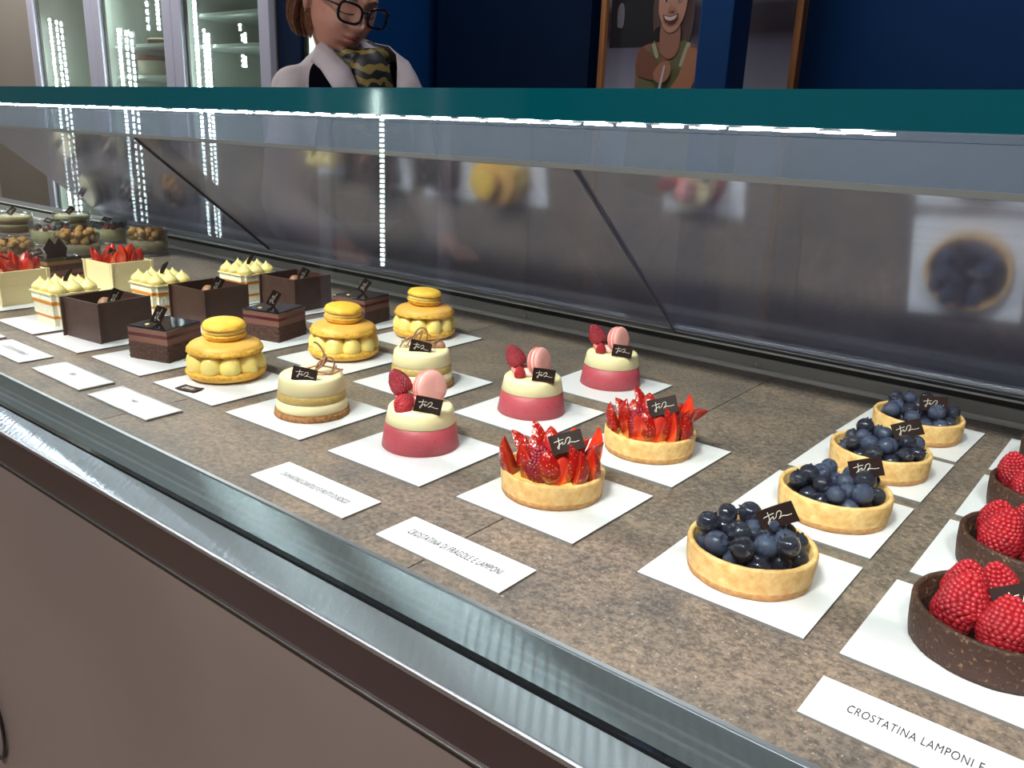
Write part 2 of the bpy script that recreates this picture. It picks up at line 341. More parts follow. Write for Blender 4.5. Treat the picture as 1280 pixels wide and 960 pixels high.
# ------------------------------------------------------------------ room
XL, XR, YF, YB = -6.2, 2.4, -2.9, 2.9
struct(boxo('floor', (XL, XR, YF, YB, FLOOR - .05, FLOOR), 'floor'))
struct(boxo('ceiling', (XL, XR, YF, YB, CEIL, CEIL + .05), 'ceiling'))
struct(boxo('wall_left', (XL - .05, XL, YF, YB, FLOOR, CEIL), 'wall_beige'))
struct(boxo('wall_right', (XR, XR + .05, YF, YB, FLOOR, CEIL), 'wall_grey'))
struct(boxo('wall_front', (XL, XR, YF - .05, YF, FLOOR, CEIL), 'wall_grey'))
struct(boxo('wall_back', (XL, XR, YB, YB + .05, FLOOR, CEIL), 'wall_blue'))
struct(boxo('wall_beige_end', (XL, -5.33, 2.34, YB, FLOOR, CEIL), 'wall_beige')).name = 'wall_corner'
struct(boxo('trim_1', (-1.165, -1.065, 2.30, 2.42, FLOOR, CEIL), 'wall_blue', bev=0.004)).name = 'trim_1'
struct(boxo('trim_2', (-2.62, -1.85, 2.78, YB, FLOOR, CEIL), 'fr_dark')).name = 'trim_2'

# ------------------------------------------------------------------ display counter
X0, X1 = -3.4, 0.62
ct = thing('display_counter', 'long pastry display counter with stone bed, brushed steel edge and thick teal-edged glass top', 'counter')
jx = [-3.4, -3.176, -2.771, -2.366, -1.961, -1.556, -1.151, -0.746, -0.341, 0.064, 0.469, 0.62]
for a, b in zip(jx[:-1], jx[1:]):
    boxo('stone_slab', (a + .0005, b - .0005, .3385, .9635, -.02, 0), 'stone', ct, bev=0.0006)
def slant(name, y0, y1, m, dz=0.0, th=.003):
    """sheet on the sloping steel edge, from y0 (outer) to y1 (inner)"""
    f = lambda y: -(.3345 - y) * .25 + dz
    bm = bmesh.new(); P_ = [(y0, f(y0) - th), (y1, f(y1) - th), (y1, f(y1)), (y0, f(y0))]
    a = [bm.verts.new((X0, *p)) for p in P_]; b_ = [bm.verts.new((X1, *p)) for p in P_]
    bm.faces.new(a); bm.faces.new(b_[::-1])
    for k in range(4): bm.faces.new((a[k], b_[k], b_[(k + 1) % 4], a[(k + 1) % 4]))
    bmesh.ops.recalc_face_normals(bm, faces=bm.faces); return obj(name, bm, m, ct, smooth=False)
boxo('base_plinth', (X0, X1, .31, .99, -.9, -.021), 'panel', ct)
boxo('front_panel', (X0, X1, .2800, .31, -.9, -.0455), 'panel', ct)
boxo('fascia_band', (X0, X1, .2785, .2808, -.0462, -.0165), 'fascia', ct)
boxo('fascia_lip', (X0, X1, .2767, .2808, -.0482, -.0464), 'alu_soft', ct, bev=0.0005)
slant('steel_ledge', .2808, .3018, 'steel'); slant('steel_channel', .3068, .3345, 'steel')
boxo('ledge_edge_bead', (X0, X1, .2778, .2806, -.0166, -.0130), 'alu', ct, bev=0.001)
boxo('bed_edge_trim', (X0, X1, .3347, .3362, -.004, .0010), 'alu', ct)
boxo('bed_edge_bead', (X0, X1, .3366, .3383, -.004, .0006), 'alu', ct)
slant('glass_gasket', .3020, .3066, 'seal', .0006)
boxo('front_glass', (X0, X1, .3024, .3062, -.0064, .2777), 'clear', ct)
# thick top shelf glass: clear faces, dark polished edge
bm = bmesh.new(); box(bm, X0, X1, .288, .80, .2780, .2903); bm.faces.ensure_lookup_table()
for f in bm.faces:
    f.normal_update()
    if abs(f.normal.z) < .5: f.material_index = 1
obj('top_shelf_glass', bm, ['topglass', 'teal_edge'], ct, smooth=False)
# led strips under the front edge: a housing each and its diodes
for a, b in ((X0, -.5065), (-.4975, -.079)):
    h = boxo('led_strip', (a, b, .2900, .2925, .2778, .2782), 'white', ct)
    bm = bmesh.new(); n = int((b - a) / .0167)
    for i in range(n):
        xx = a + (i + .5) * (b - a) / n; box(bm, xx - .0038, xx + .0038, .2886, .2924, .2768, .2777)
    d = obj('diode_row', bm, 'led', h, smooth=False); d['kind'] = 'stuff'
# rear edge
boxo('rear_trim', (X0, X1, .9640, .9735, -.01, .0034), 'trim_light', ct, bev=0.0005)
boxo('rear_strip', (X0, X1, .9740, .9790, -.01, .0165), 'rearstrip', ct, bev=0.0005)
boxo('rear_gap_seal', (X0, X1, .9800, .9850, .0, .0235), 'black', ct)
boxo('rear_rail', (X0, X1, .9770, .9795, .0230, .0252), 'trim_light', ct)
boxo('rear_sill', (X0, X1, .9852, 1.03, -.02, .0245), 'black', ct)
bm = bmesh.new(); lathe(bm, [(0, 0), (.0022, 0), (.0036, .001), (.0036, .003), (.0022, .0045), (.0004, .005)], 16); 
s0 = obj('screw', bm, 'alu', ct, (-.006, .9738, .0085), (R(90), 0, 0))
for k in range(1, 9): use(s0, ct, (-.006 - .363 * k, .9738, .0085), (R(90), 0, 0))
# sloping rear panes
ang = math.atan2(.2415 - .030, .985 - .722)
def pane(x0, x1, off, rail):
    L_ = math.hypot(.2415 - .030, .985 - .722)
    bm = bmesh.new(); box(bm, x0, x1, 0, L_, -.001, .001)
    # local y runs up the slope toward the customer
    mtx = Matrix.Translation((0, .985, .030)) @ Matrix.Rotation(math.pi - ang, 4, 'X') @ Matrix.Translation((0, 0, off))
    bmesh.ops.transform(bm, matrix=mtx, verts=bm.verts)
    o = obj('rear_pane', bm, 'pane', ct, smooth=False)
    bm = bmesh.new(); box(bm, x0, x1, -.001, rail, -.0045, .0045, bev=.0012); box(bm, x0, x1, rail + .001, rail + .004, -.003, .003)
    bmesh.ops.transform(bm, matrix=mtx, verts=bm.verts); obj('pane_rail', bm, 'alu', o, smooth=False)
    bm = bmesh.new(); box(bm, x1, x1 + .0012, 0, L_, -.0011, .0011); bmesh.ops.transform(bm, matrix=mtx, verts=bm.verts); obj('pane_edge', bm, 'edgeclear', o, smooth=False)
    bm = bmesh.new(); box(bm, x0, x0 + .0035, .004, L_, -.003, .003); bmesh.ops.transform(bm, matrix=mtx, verts=bm.verts)
    return o, bm
o, sb = pane(-2.00, -1.28, 0, .008); sb.free()
o, sb = pane(-1.3535, -.490, .0035, .014); obj('pane_seal', sb, 'black', o, smooth=False)
o, sb = pane(-.561, .61, 0, .003); sb.free()
boxo('pane_head_rail', (-2.0, X1, .7160, .7245, .2385, .2440), 'headrail', ct)
boxo('valance_glass', (-3.4, X1, .7195, .7235, .2436, .2778), 'valance', ct)
boxo('counter_back', (X0, X1, 1.0, 1.03, -.9, -.021), 'panel', ct)

# ------------------------------------------------------------------ boards
def make_board():
    bm = bmesh.new(); box(bm, -.055, .055, -.055, .055, 0, .0018); bm.faces.ensure_lookup_table()
    for f in bm.faces:
        f.normal_update(); f.material_index = 0 if f.normal.z > .5 else 1
    return bm
board0 = None
def board(x, y, deg, label):
    global board0
    if board0 is None: board0 = obj('cake_board', make_board(), ['white', 'boardedge'], smooth=False); o = board0
    else: o = board0.copy(); C.objects.link(o)
    o.location = (x, y, .0001); o.rotation_euler = (0, 0, R(deg)); return tag(o, label, 'cake board', 'white cake boards under the pastries')
BT = .0019  # top of a board
# ------------------------------------------------------------------ chocolate tag
def scribble(s=1.0):
    pts1 = [(-.0085, .0016), (-.005, .0022), (-.0015, .0026)]
    pts2 = [(-.0048, .0042), (-.0052, 0), (-.0060, -.0034), (-.0068, -.0022), (-.0046, -.0004), (-.0026, .0006), (-.0030, -.0010), (-.0010, -.0002),
            (.0004, .0022), (.0024, .0030), (.0030, .0014), (.0010, -.0012), (.0004, -.0016), (.0030, -.0006), (.0056, -.0012), (.0088, -.0010)]
    return [[(x * s, y * s, 0) for x, y in p] for p in (pts1, pts2)]
def tag_meshes():
    bm = bmesh.new(); n = 8; W_, H_, T_ = .0115, .0068, .0006; g = []
    for i in range(n + 1):
        x = -W_ + 2 * W_ * i / n; c = .0012 * (x / W_) ** 2
        g.append([bm.verts.new((x, yy, c + zz)) for yy, zz in ((-H_, -T_), (H_, -T_), (H_, T_), (-H_, T_))])
    for i in range(n):
        for k in range(4): bm.faces.new((g[i][k], g[i + 1][k], g[i + 1][(k + 1) % 4], g[i][(k + 1) % 4]))
    bm.faces.new(g[0]); bm.faces.new(g[-1][::-1]); bmesh.ops.recalc_face_normals(bm, faces=bm.faces)
    bl = bmesh.new()
    for p in scribble(): tube(bl, [(q.x, q.y, .0012 * (q.x / W_) ** 2 + T_) for q in catmull(p, 5)], .00026, 5)
    return bm, bl
_t = None
def add_tag(parent, loc, rot, s=1.0):
    """rot: euler; local +Z is the printed face"""
    global _t
    if _t is None:
        a, b_ = tag_meshes(); t = obj('chocolate_tag', a, 'tagchoc', parent, smooth=False); l = obj('handwriting', b_, 'ink', t); _t = (t, l)
    else:
        t = use(_t[0], parent, (0, 0, 0)); l = use(_t[1], t, (0, 0, 0))
    t.location = loc; t.rotation_euler = rot; t.scale = (s, s, s); return t
# ------------------------------------------------------------------ berries
def raspberry_bm(r=.0115, h=.026, seed=1, n=62, sub=2):
    g = jit(seed); bm = bmesh.new()
    prof = lambda t: r * (math.sin(math.pi * (0.20 + .80 * t)) ** .60) * (1 - .20 * t)
    core = [(max(prof(t) * .94, .0005), h * (t)) for t in [i / 10 for i in range(10)]] + [(.0006, h * .97)]
    lathe(bm, core, 16)
    rows = 13
    for j in range(rows):
        t = .05 + .90 * j / (rows - 1); rr = max(prof(t) * .90, .0002); dr = r * .172 * (1 - .15 * t)
        cnt = max(1, int(2 * math.pi * rr / (dr * 1.50)))
        for k in range(cnt):
            a = 2 * math.pi * (k + .5 * (j % 2)) / cnt + g.uniform(-.05, .05); d = dr * g.uniform(.9, 1.1)
            mt = Matrix.Translation((rr * math.cos(a), rr * math.sin(a), h * t)) @ Matrix.Diagonal((1, 1, 1.05, 1))
            bmesh.ops.create_icosphere(bm, subdivisions=sub, radius=d, matrix=mt)
    for v in bm.verts: v.co.x += .0005 * math.sin(v.co.z * 300 + seed)
    return bm
PARK = {}
def proto(key, fn, m, name, sub=None):
    """mesh datablock made once, used by many parts"""
    if key not in PARK:
        bm = fn(); me = bpy.data.meshes.new(name); bm.to_mesh(me); bm.free()
        for x in (m if isinstance(m, list) else [m]): me.materials.append(M[x])
        me.polygons.foreach_set('use_smooth', [True] * len(me.polygons)); PARK[key] = me
    return PARK[key]
def part(me, name, parent, loc, rot=(0, 0, 0), s=1.0):
    o = bpy.data.objects.new(name, me); C.objects.link(o); o.parent = parent; o.location = loc; o.rotation_euler = rot
    o.scale = s if isinstance(s, tuple) else (s, s, s); return o
def rasp(i=0, dark=False): return proto(('rasp', i, dark), lambda: raspberry_bm(seed=i + 1), 'raspberry_dark' if dark else 'raspberry', 'raspberry')
def blueberry_bm(seed):
    g = jit(seed); bm = bmesh.new(); r = 1.0
    prof = [(.02, -.93), (.45, -.86), (.75, -.64), (.95, -.3), (1.0, .02), (.95, .33), (.78, .62), (.58, .80), (.44, .84), (.36, .96), (.24, .78), (.05, .70)]
    def fn(rr, z, a, i):
        if i == 9: z += .13 * (1 if int(a / (2 * math.pi) * 10) % 2 else -.4); rr += .05 * (1 if int(a / (2 * math.pi) * 10) % 2 else 0)
        return rr * (1 + .02 * math.sin(2 * a + seed)), z
    lathe(bm, prof, 20, fn=fn)
    return bm
def bb(i, glazed): return proto(('bb', i, glazed), lambda: blueberry_bm(i), 'blueberry_glazed' if glazed else 'blueberry', 'blueberry')
def pack(n, rad, floor_z, rmin, rmax, seed, tries=500, center_bias=0.0):
    g = jit(seed); out = []
    for i in range(n):
        r = g.uniform(rmin, rmax); best = None
        for t in range(tries):
            a = g.uniform(0, 2 * math.pi); q = (rad - r) * math.sqrt(g.random()); x, y = q * math.cos(a), q * math.sin(a); z = floor_z + r * .75
            for (px, py, pz, pr) in out:
                d2 = (x - px) ** 2 + (y - py) ** 2; s = (r + pr) * .93
                if d2 < s * s: z = max(z, pz + math.sqrt(s * s - d2))
            c = z + center_bias * q
            if best is None or c < best[0]: best = (c, x, y, z)
        out.append((best[1], best[2], best[3], r))
    return out
# ------------------------------------------------------------------ tart shell
def shell_bm(R_=.0415, H=.0215, th=.0038, seed=0, rough=.00035):
    bm = bmesh.new()
    prof = [(R_ - .0035, 0), (R_ - .0015, .0006), (R_ - .0008, .005), (R_ - .0002, .012), (R_, H - .0015), (R_ - .0008, H), (R_ - th + .0008, H), (R_ - th, H - .0015), (R_ - th - .0008, .010), (R_ - th - .003, .006)]
    def fn(r, z, a, i):
        w_ = noise.noise(Vector((math.cos(a) * 3 + seed, math.sin(a) * 3, z * 120))) + .7 * noise.noise(Vector((math.cos(a) * 11, math.sin(a) * 11 + seed, z * 300)))
        return r + rough * w_ * (1.6 if i < 3 else 1), z + (rough * 1.2 * noise.noise(Vector((math.cos(a) * 7, math.sin(a) * 7, seed + 5))) if z > .01 else 0)
    lathe(bm, prof, 72, mis=[1, 1, 0, 0, 0, 0, 0, 0, 0], fn=fn); return bm
def disc(name, r, z, m, parent, seed=0, bumpy=.0006, th=.002):
    bm = bmesh.new()
    prof = [(r, z - th), (r, z - .0004), (r * .8, z), (r * .5, z + .0006), (r * .2, z + .0006), (.0005, z + .0006)]
    lathe(bm, prof, 40, fn=lambda rr, zz, a, i: (rr, zz + (bumpy * noise.noise(Vector((rr * math.cos(a) * 150 + seed, rr * math.sin(a) * 150, 0))) if i > 1 else 0)))
    return obj(name, bm, m, parent)
def cam_az(x, y): return math.atan2(-y, -x)   # azimuth from a thing toward the camera
def face_rot(az, lean=0, roll=0):
    """euler so local +Z points to azimuth az leaning up by lean, local X to the viewer's right, rolled"""
    m = Matrix.Rotation(az + math.pi / 2, 3, 'Z') @ Matrix.Rotation(math.pi / 2 - lean, 3, 'X') @ Matrix.Rotation(roll, 3, 'Z')
    return m.to_euler()

BLUE = [(-.172, .487, 'front'), (-.160, .618, 'second'), (-.159, .737, 'third'), (-.157, .862, 'rear')]
bl_lab = ['blueberry tartlet nearest the camera, its tag pointing up right behind a big dull berry', 'blueberry tartlet second from the front, just behind the nearest one',
          'blueberry tartlet third from the front, tag leaning over its right rim', 'blueberry tartlet farthest back, next to the rear metal edge']
tags_b = [((.010, .012), 5, 30, .0165), ((.016, .014), 10, 20, .015), ((.016, .012), 15, 25, .016), ((.012, -.006), 10, 5, .014)]
for i, (x, y, nm) in enumerate(BLUE):
    t = thing('blueberry_tart', bl_lab[i], 'tart', (x, y, BT), 0, 'blueberry tartlets in a row')
    obj('pastry_shell', shell_bm(seed=i), ['crust', 'crust_brown'], t)
    disc('berry_glaze', .0365, .0125, 'glaze', t, i)
    g = jit(50 + i)
    for k, (bx, by, bz, br) in enumerate(pack(27, .0372, .010, .0066, .0084, 11 + i)):
        part(bb(k % 5, (k % 3 != 0) if i < 1 else (k % 2 == 0)), 'blueberry', t, (bx, by, bz), (g.uniform(-1.2, 1.2), g.uniform(-1.2, 1.2), g.uniform(0, 6)), br)
    (tx, ty), ln, rl, tz = tags_b[i]; az = cam_az(x, y)
    add_tag(t, (tx, ty, .0215 + tz), face_rot(az, R(ln), R(rl)), 1.05)
# raspberry chocolate tarts
RB = [(-.030, .497), (-.028, .615), (-.029, .733), (-.024, .859)]
rl_lab = ['chocolate raspberry tartlet nearest the camera at the right frame edge, with a broad dark tag', 'chocolate raspberry tartlet second from the front at the right frame edge',
          'chocolate raspberry tartlet third from the front, cut by the right frame edge', 'chocolate raspberry tartlet at the very back, barely in view at the right frame edge']
for i, (x, y) in enumerate(RB):
    t = thing('raspberry_tart', rl_lab[i], 'tart', (x, y, BT), 0, 'raspberry tartlets at the right edge')
    obj('chocolate_shell', shell_bm(.0455 - .0006 * i, .0245, .0036, seed=20 + i), ['choccrust', 'choccrust'], t)
    disc('chocolate_filling', .0405 - .0006 * i, .0130, 'glazechoc', t, i)
    g = jit(70 + i); az = cam_az(x, y)
    for k, (ga, q, sc_) in enumerate(((-62, .0245, 1.22), (8, .0262, 1.18), (76, .0262, 1.15), (132, .0268, 1.08), (182, .0272, 1.08), (-130, .0268, 1.12))):
        a = az + R(ga + 11 * i); part(rasp(k % 3, k % 4 == 3), 'raspberry', t, (q * math.cos(a), q * math.sin(a), .0135), (g.uniform(-.28, .28), g.uniform(-.28, .28), g.uniform(0, 6)), sc_)
    add_tag(t, (.010, .004, .0330), face_rot(cam_az(x, y) + R(8), R(28), R(26)), 1.4)
# ------------------------------------------------------------------ strawberry slice
def wedge_bm(Ln=.034, Rm=.0115, ang_=1.9, seed=0):
    bm = bmesh.new(); nt, na = 14, 8; rows = []
    prof = lambda t: Rm * (max(0, math.sin(math.pi * min(1, (t * .80 + .20)) ** .95)) ** .62) * (1 - .12 * t)
    ax = []
    for i in range(nt + 1):
        t = i / nt; z = Ln * t; r = max(prof(t), .0004); ax.append(bm.verts.new((-.1 * r, 0, z)))
        rows.append([bm.verts.new((r * math.cos(a), r * math.sin(a), z)) for a in [(-ang_ / 2 + ang_ * k / na) for k in range(na + 1)]])
    for i in range(nt):
        for k in range(na): bm.faces.new((rows[i][k], rows[i][k + 1], rows[i + 1][k + 1], rows[i + 1][k])).material_index = 0
        bm.faces.new((ax[i], rows[i][0], rows[i + 1][0], ax[i + 1])).material_index = 1
        bm.faces.new((rows[i][na], ax[i], ax[i + 1], rows[i + 1][na])).material_index = 1
    bm.faces.new([ax[0]] + rows[0][::-1]).material_index = 1
    bm.faces.new([ax[-1]] + rows[-1]).material_index = 0
    for v in bm.verts: v.co.y += .002 * math.sin(v.co.z / Ln * 2.5 + seed)
    es = [e for e in bm.edges if len(e.link_faces) == 2 and e.link_faces[0].material_index != e.link_faces[1].material_index]
    for e in bm.edges:
        e.smooth = not (e in es)
    for f in bm.faces: f.smooth = True
    return bm
def wedge(i): return proto(('w', i), lambda: wedge_bm(.034 - .003 * (i % 3), .0120 + .001 * (i % 2), 1.5 + .3 * (i % 3), i), ['strawberry', 'strawflesh'], 'strawberry_slice')
def slice_at(parent, i, x, y, z, lean_az, lean, spin, s=1.0, flip=False):
    d = Matrix.Rotation(lean_az, 3, 'Z') @ Matrix.Rotation(lean, 3, 'Y') @ Matrix.Rotation(spin - lean_az, 3, 'Z')
    part(wedge(i), 'strawberry_slice', parent, (x, y, z), d.to_euler(), s)
SB = [(-.342, .500, 'strawberry tartlet at the front with a dull raspberry facing the camera'), (-.331, .635, 'strawberry tartlet behind the front one, a slice sticking out to the right')]
for i, (x, y, lab) in enumerate(SB):
    t = thing('strawberry_tart', lab, 'tart', (x, y, BT), 0, 'strawberry tartlets')
    obj('pastry_shell', shell_bm(.0410, .0205, .0036, seed=40 + i), ['crust', 'crust_brown'], t)
    disc('custard_filling', .0367, .0165, 'custard', t, i, .001)
    az = cam_az(x, y); g = jit(7 + i)
    # ring of slices, angle measured from the camera direction (0 = toward camera, + = viewer's right)
    ring = [(-78, .027, 24, 0.3, 0), (-52, .029, 10, 2.6, 1), (-22, .031, 6, 3.0, 2) if i else (-26, .012, 0, 1, 9), (12, .029, 8, 3.1, 2), (34, .027, 14, 0.6, 0), (60, .028, 12, 0.2, 1), (86, .029, 20, 2.7, 2),
            (118, .026, 22, .1, 0), (150, .026, 20, 2.4, 1), (182, .028, 16, 3.0, 2), (-148, .026, 14, 3.1, 0), (-112, .027, 18, 2.9, 1)]
    for (ga, q, ln, sp, wi) in ring:
        if wi == 9: continue
        a = az + R(ga); slice_at(t, wi, q * math.cos(a), q * math.sin(a), .0155, a, R(ln + g.uniform(-5, 5)), a + sp + g.uniform(-.3, .3), g.uniform(.88, 1.05))
    for (ga, q, ln, sp, wi) in ((70, .010, 5, 1, 0), (190, .012, 10, 3, 1), (-100, .012, 8, 2, 2), (30, .017, 14, .4, 1), (100, .018, 22, 2.9, 2), (-60, .019, 14, .2, 0), (140, .016, 16, .2, 1), (-6, .020, 16, .1, 2)):
        a = az + R(ga); slice_at(t, wi, q * math.cos(a), q * math.sin(a), .019, a, R(ln), a + sp, .95)
    if i == 1:
        a = az + R(96); slice_at(t, 2, .030 * math.cos(a), .030 * math.sin(a), .022, a, R(48), a + 2.6, .95)
    a = az + R(-30); part(rasp(0, True), 'raspberry', t, (.019 * math.cos(a), .019 * math.sin(a), .0170), (.15, 0, 0), 1.02)
    a = az + R(160); part(rasp(1), 'raspberry', t, (.011 * math.cos(a), .011 * math.sin(a), .0220), (.4, .3, 0), .98)
    a = az + R(50); add_tag(t, (.012 * math.cos(a), .012 * math.sin(a), .0440), face_rot(az, R(30), R(18)), 1.12)
# ------------------------------------------------------------------ macaron
def mac_shell_bm(r, h, foot, dome=1.0, seed=0):
    """shell with foot at z 0..foot and dome above"""
    bm = bmesh.new(); prof = [(r * .90, 0), (r * .985, foot * .15), (r * 1.0, foot * .5), (r * .965, foot * .95), (r * .955, foot)]
    n = 8
    for i in range(1, n + 1):
        t = i / n * math.pi / 2; prof.append((max(r * .955 * math.cos(t) ** .55, .0003), foot + (h - foot) * math.sin(t)))
    def fn(rr, z, a, i):
        if i < 4:
            w_ = noise.noise(Vector((math.cos(a) * 9 + seed, math.sin(a) * 9, z * 500 + seed))) + .6 * noise.noise(Vector((math.cos(a) * 25, math.sin(a) * 25, z * 800 + seed)))
            return rr + r * .035 * w_, z + h * .05 * w_ * (i > 0)
        return rr, z
    lathe(bm, prof, 72, mis=[1, 1, 1, 1] + [0] * n, fn=fn); return bm
def macaron(parent, r, h, mats, fill, loc=(0, 0, 0), rot=(0, 0, 0), name='macaron', seed=0):
    """whole macaron centred on z=0"""
    sh = h * .40
    f = bmesh.new(); lathe(f, [(r * .84, -h * .12), (r * .93, -h * .05), (r * .93, h * .05), (r * .84, h * .12)], 32)
    m0 = obj(name, f, fill, parent, loc, rot)
    obj('macaron_shell', mac_shell_bm(r, sh, sh * .38, seed=seed), mats, m0, (0, 0, h * .10))
    obj('macaron_shell', mac_shell_bm(r, sh, sh * .38, seed=seed + 3), mats, m0, (0, 0, -h * .10), (math.pi, 0, 0))
    return m0
def blob_bm(r, h, spike=0.0, seed=0):
    bm = bmesh.new(); prof = []
    n = 12
    for i in range(n + 1):
        t = i / n
        if spike: q = t * 6; k = min(5, int(q)); P_ = (.80, 1.0, .97, .76, .45, .17, .01); rr = r * (P_[k] + (P_[k + 1] - P_[k]) * (q - k)); z = h * t
        else: rr = r * math.sin(math.pi * (.22 + .78 * t)) ** .8 if t < 1 else 0; z = h * (1 - math.cos(math.pi * t)) / 2
        prof.append((max(rr, .0002), z))
    lathe(bm, prof, 24, fn=lambda rr, z, a, i: (rr * (1 + .03 * math.sin(3 * a + seed)), z)); return bm
YM = [(-.784, .499, 'two-tier yellow macaron cake at the front, its chocolate tag lying on the board'), (-.764, .649, 'two-tier yellow macaron cake in the middle of its row'), (-.770, .796, 'two-tier yellow macaron cake at the back of its row')]
ym = None
for i, (x, y, lab) in enumerate(YM):
    if ym is None:
        t = ym = thing('macaron_cake', lab, 'cake', (x, y, BT), 0, 'yellow macaron cakes')
        o = obj('bottom_shell', mac_shell_bm(.0425, .0125, .006, seed=2), ['macaron_o', 'macaron_foot'], t, (0, 0, .0115), (math.pi, 0, 0))
        for k in range(10):
            a = 2 * math.pi * (k + .3) / 10
            part(proto('ball', lambda: blob_bm(.0118, .0215), 'vanilla', 'cream_ball'), 'cream_ball', t, (.0305 * math.cos(a), .0305 * math.sin(a), .0095))
        disc('custard_core', .025, .0300, 'vanilla', t, 0, .0002, .019)
        obj('middle_shell', mac_shell_bm(.0405, .0135, .0055, seed=5), ['macaron_o', 'macaron_foot'], t, (0, 0, .0295))
        macaron(t, .0232, .0225, ['macaron', 'macaron_foot'], 'vanilla', (0, 0, .0530), (R(2), R(3), 0), 'small_macaron', 9)
    else: dup(ym, lab, (x, y, BT), R(37 * i))
t = add_tag(ym, (0, 0, 0), (0, 0, 0)); t.name = 'chocolate_tag'; t.location = (.018, -.0560, .0008); t.rotation_euler = (0, 0, R(14)); t.scale = (1.1, 1.1, .8)
# ------------------------------------------------------------------ layered round cakes
def layered(t, specs, base_r, top_r, H, seed=0, roundtop=.004):
    """specs: (name, material, z0, z1, extra) stacked into a frustum"""
    rad = lambda z: base_r + (top_r - base_r) * z / H
    for k, (nm, m, z0, z1, ex) in enumerate(specs):
        bm = bmesh.new(); top = k == len(specs) - 1
        prof = [(rad(z0) - .0008 + ex, z0), (rad(z0) + ex, z0 + .0006)]
        if top:
            prof += [(rad(z1) + ex, z1 - roundtop)]
            for q in range(1, 6):
                a = q / 5 * math.pi / 2; prof.append((rad(z1) - roundtop + roundtop * math.cos(a), z1 - roundtop + roundtop * math.sin(a)))
            prof += [(rad(z1) * .6, z1 + .0003), (.0005, z1 + .0002)]
        else: prof += [((rad(z0) + rad(z1)) / 2 + ex, (z0 + z1) / 2), (rad(z1) + ex, z1 - .0003), (rad(z1) - .0008, z1)]
        amp = .0009 if m in ('biscuit', 'sponge') else .00012
        lathe(bm, prof, 64, fn=lambda r, z, a, i: (r + amp * noise.noise(Vector((math.cos(a) * 14 + seed, math.sin(a) * 14, z * 400))) if r > .01 else r, z + (amp * .4 * noise.noise(Vector((math.cos(a) * 6, math.sin(a) * 6, seed))) if top and r < base_r * .7 else 0)))
        obj(nm, bm, m, t)
DM = [(-.487, .500, 'pink and ivory round mousse cake at the front, its tag overlapping the pink macaron'), (-.473, .646, 'pink and ivory round mousse cake in the middle of its row'), (-.467, .788, 'pink and ivory round mousse cake at the back of its row near the metal rail')]
for i, (x, y, lab) in enumerate(DM):
    t = thing('raspberry_mousse_cake', lab, 'cake', (x, y, BT), 0, 'pink and ivory mousse cakes')
    layered(t, [('raspberry_mousse', 'mousse_pink', 0, .0225, 0), ('vanilla_mousse', 'cream', .0225, .0375, 0)], .0345, .0290, .0375, i)
    az = cam_az(x, y); P = lambda ga, q: (q * math.cos(az + R(ga)), q * math.sin(az + R(ga)))
    # axis of the macaron points to a fixed azimuth, partly away from the viewer
    axz = R(-14 if i == 0 else 4 - 8 * (i == 2))
    px, py = P(120, .009) if i == 0 else P(75, .006)
    macaron(t, .0158 if i == 0 else .0150, .0150, ['pinkmac', 'pinkfoot'], 'pinkcream', (px, py, .0515), face_rot(axz, R(12), 0), 'pink_macaron', 30 + i)
    px, py = P(-95, .010); bm = mac_shell_bm(.0125, .006, .0025, seed=60)
    obj('pink_shell', bm, ['pinkmac', 'pinkfoot'], t, (px, py, .0415), (R(160), R(14), az))
    bm = blob_bm(.0095, .007); px, py = P(-70, .004); obj('cream_dollop', bm, 'pinkcream', t, (px, py, .0375))
    px, py = P(-105, .0145); part(rasp(0, True), 'raspberry', t, (px, py, .0455 if i else .0470), (R(30), R(-20), az), .86)
    if i == 0: px, py = P(-80, .0125); part(rasp(1, False), 'raspberry', t, (px + .002, py, .0400), (R(80), 0, az + 1), .74); px, py = P(-48, .020); q = part(rasp(2, False), 'raspberry_half', t, (px, py, .0385), (R(65), 0, az + math.pi / 2), (.7, .7, .36))
    else: px, py = P(-50, .017); part(rasp(2, False), 'raspberry_half', t, (px, py, .0365), (R(20), 0, az + math.pi / 2), (.50, .50, .52))
    px, py = P(24, .026); 
    if i == 0: px, py = P(14, .025)
    add_tag(t, (px, py, .0400 + .0045), face_rot(az + R(6), R(4), R(-13 if i == 0 else -6)), 1.02 if i == 0 else .96)
CG = [(-.623, .488, 'ivory layered mousse cake at the front, a thin chocolate loop rising behind its tag'), (-.616, .633, 'ivory layered mousse cake behind the front one, half hidden by a pink mousse cake')]
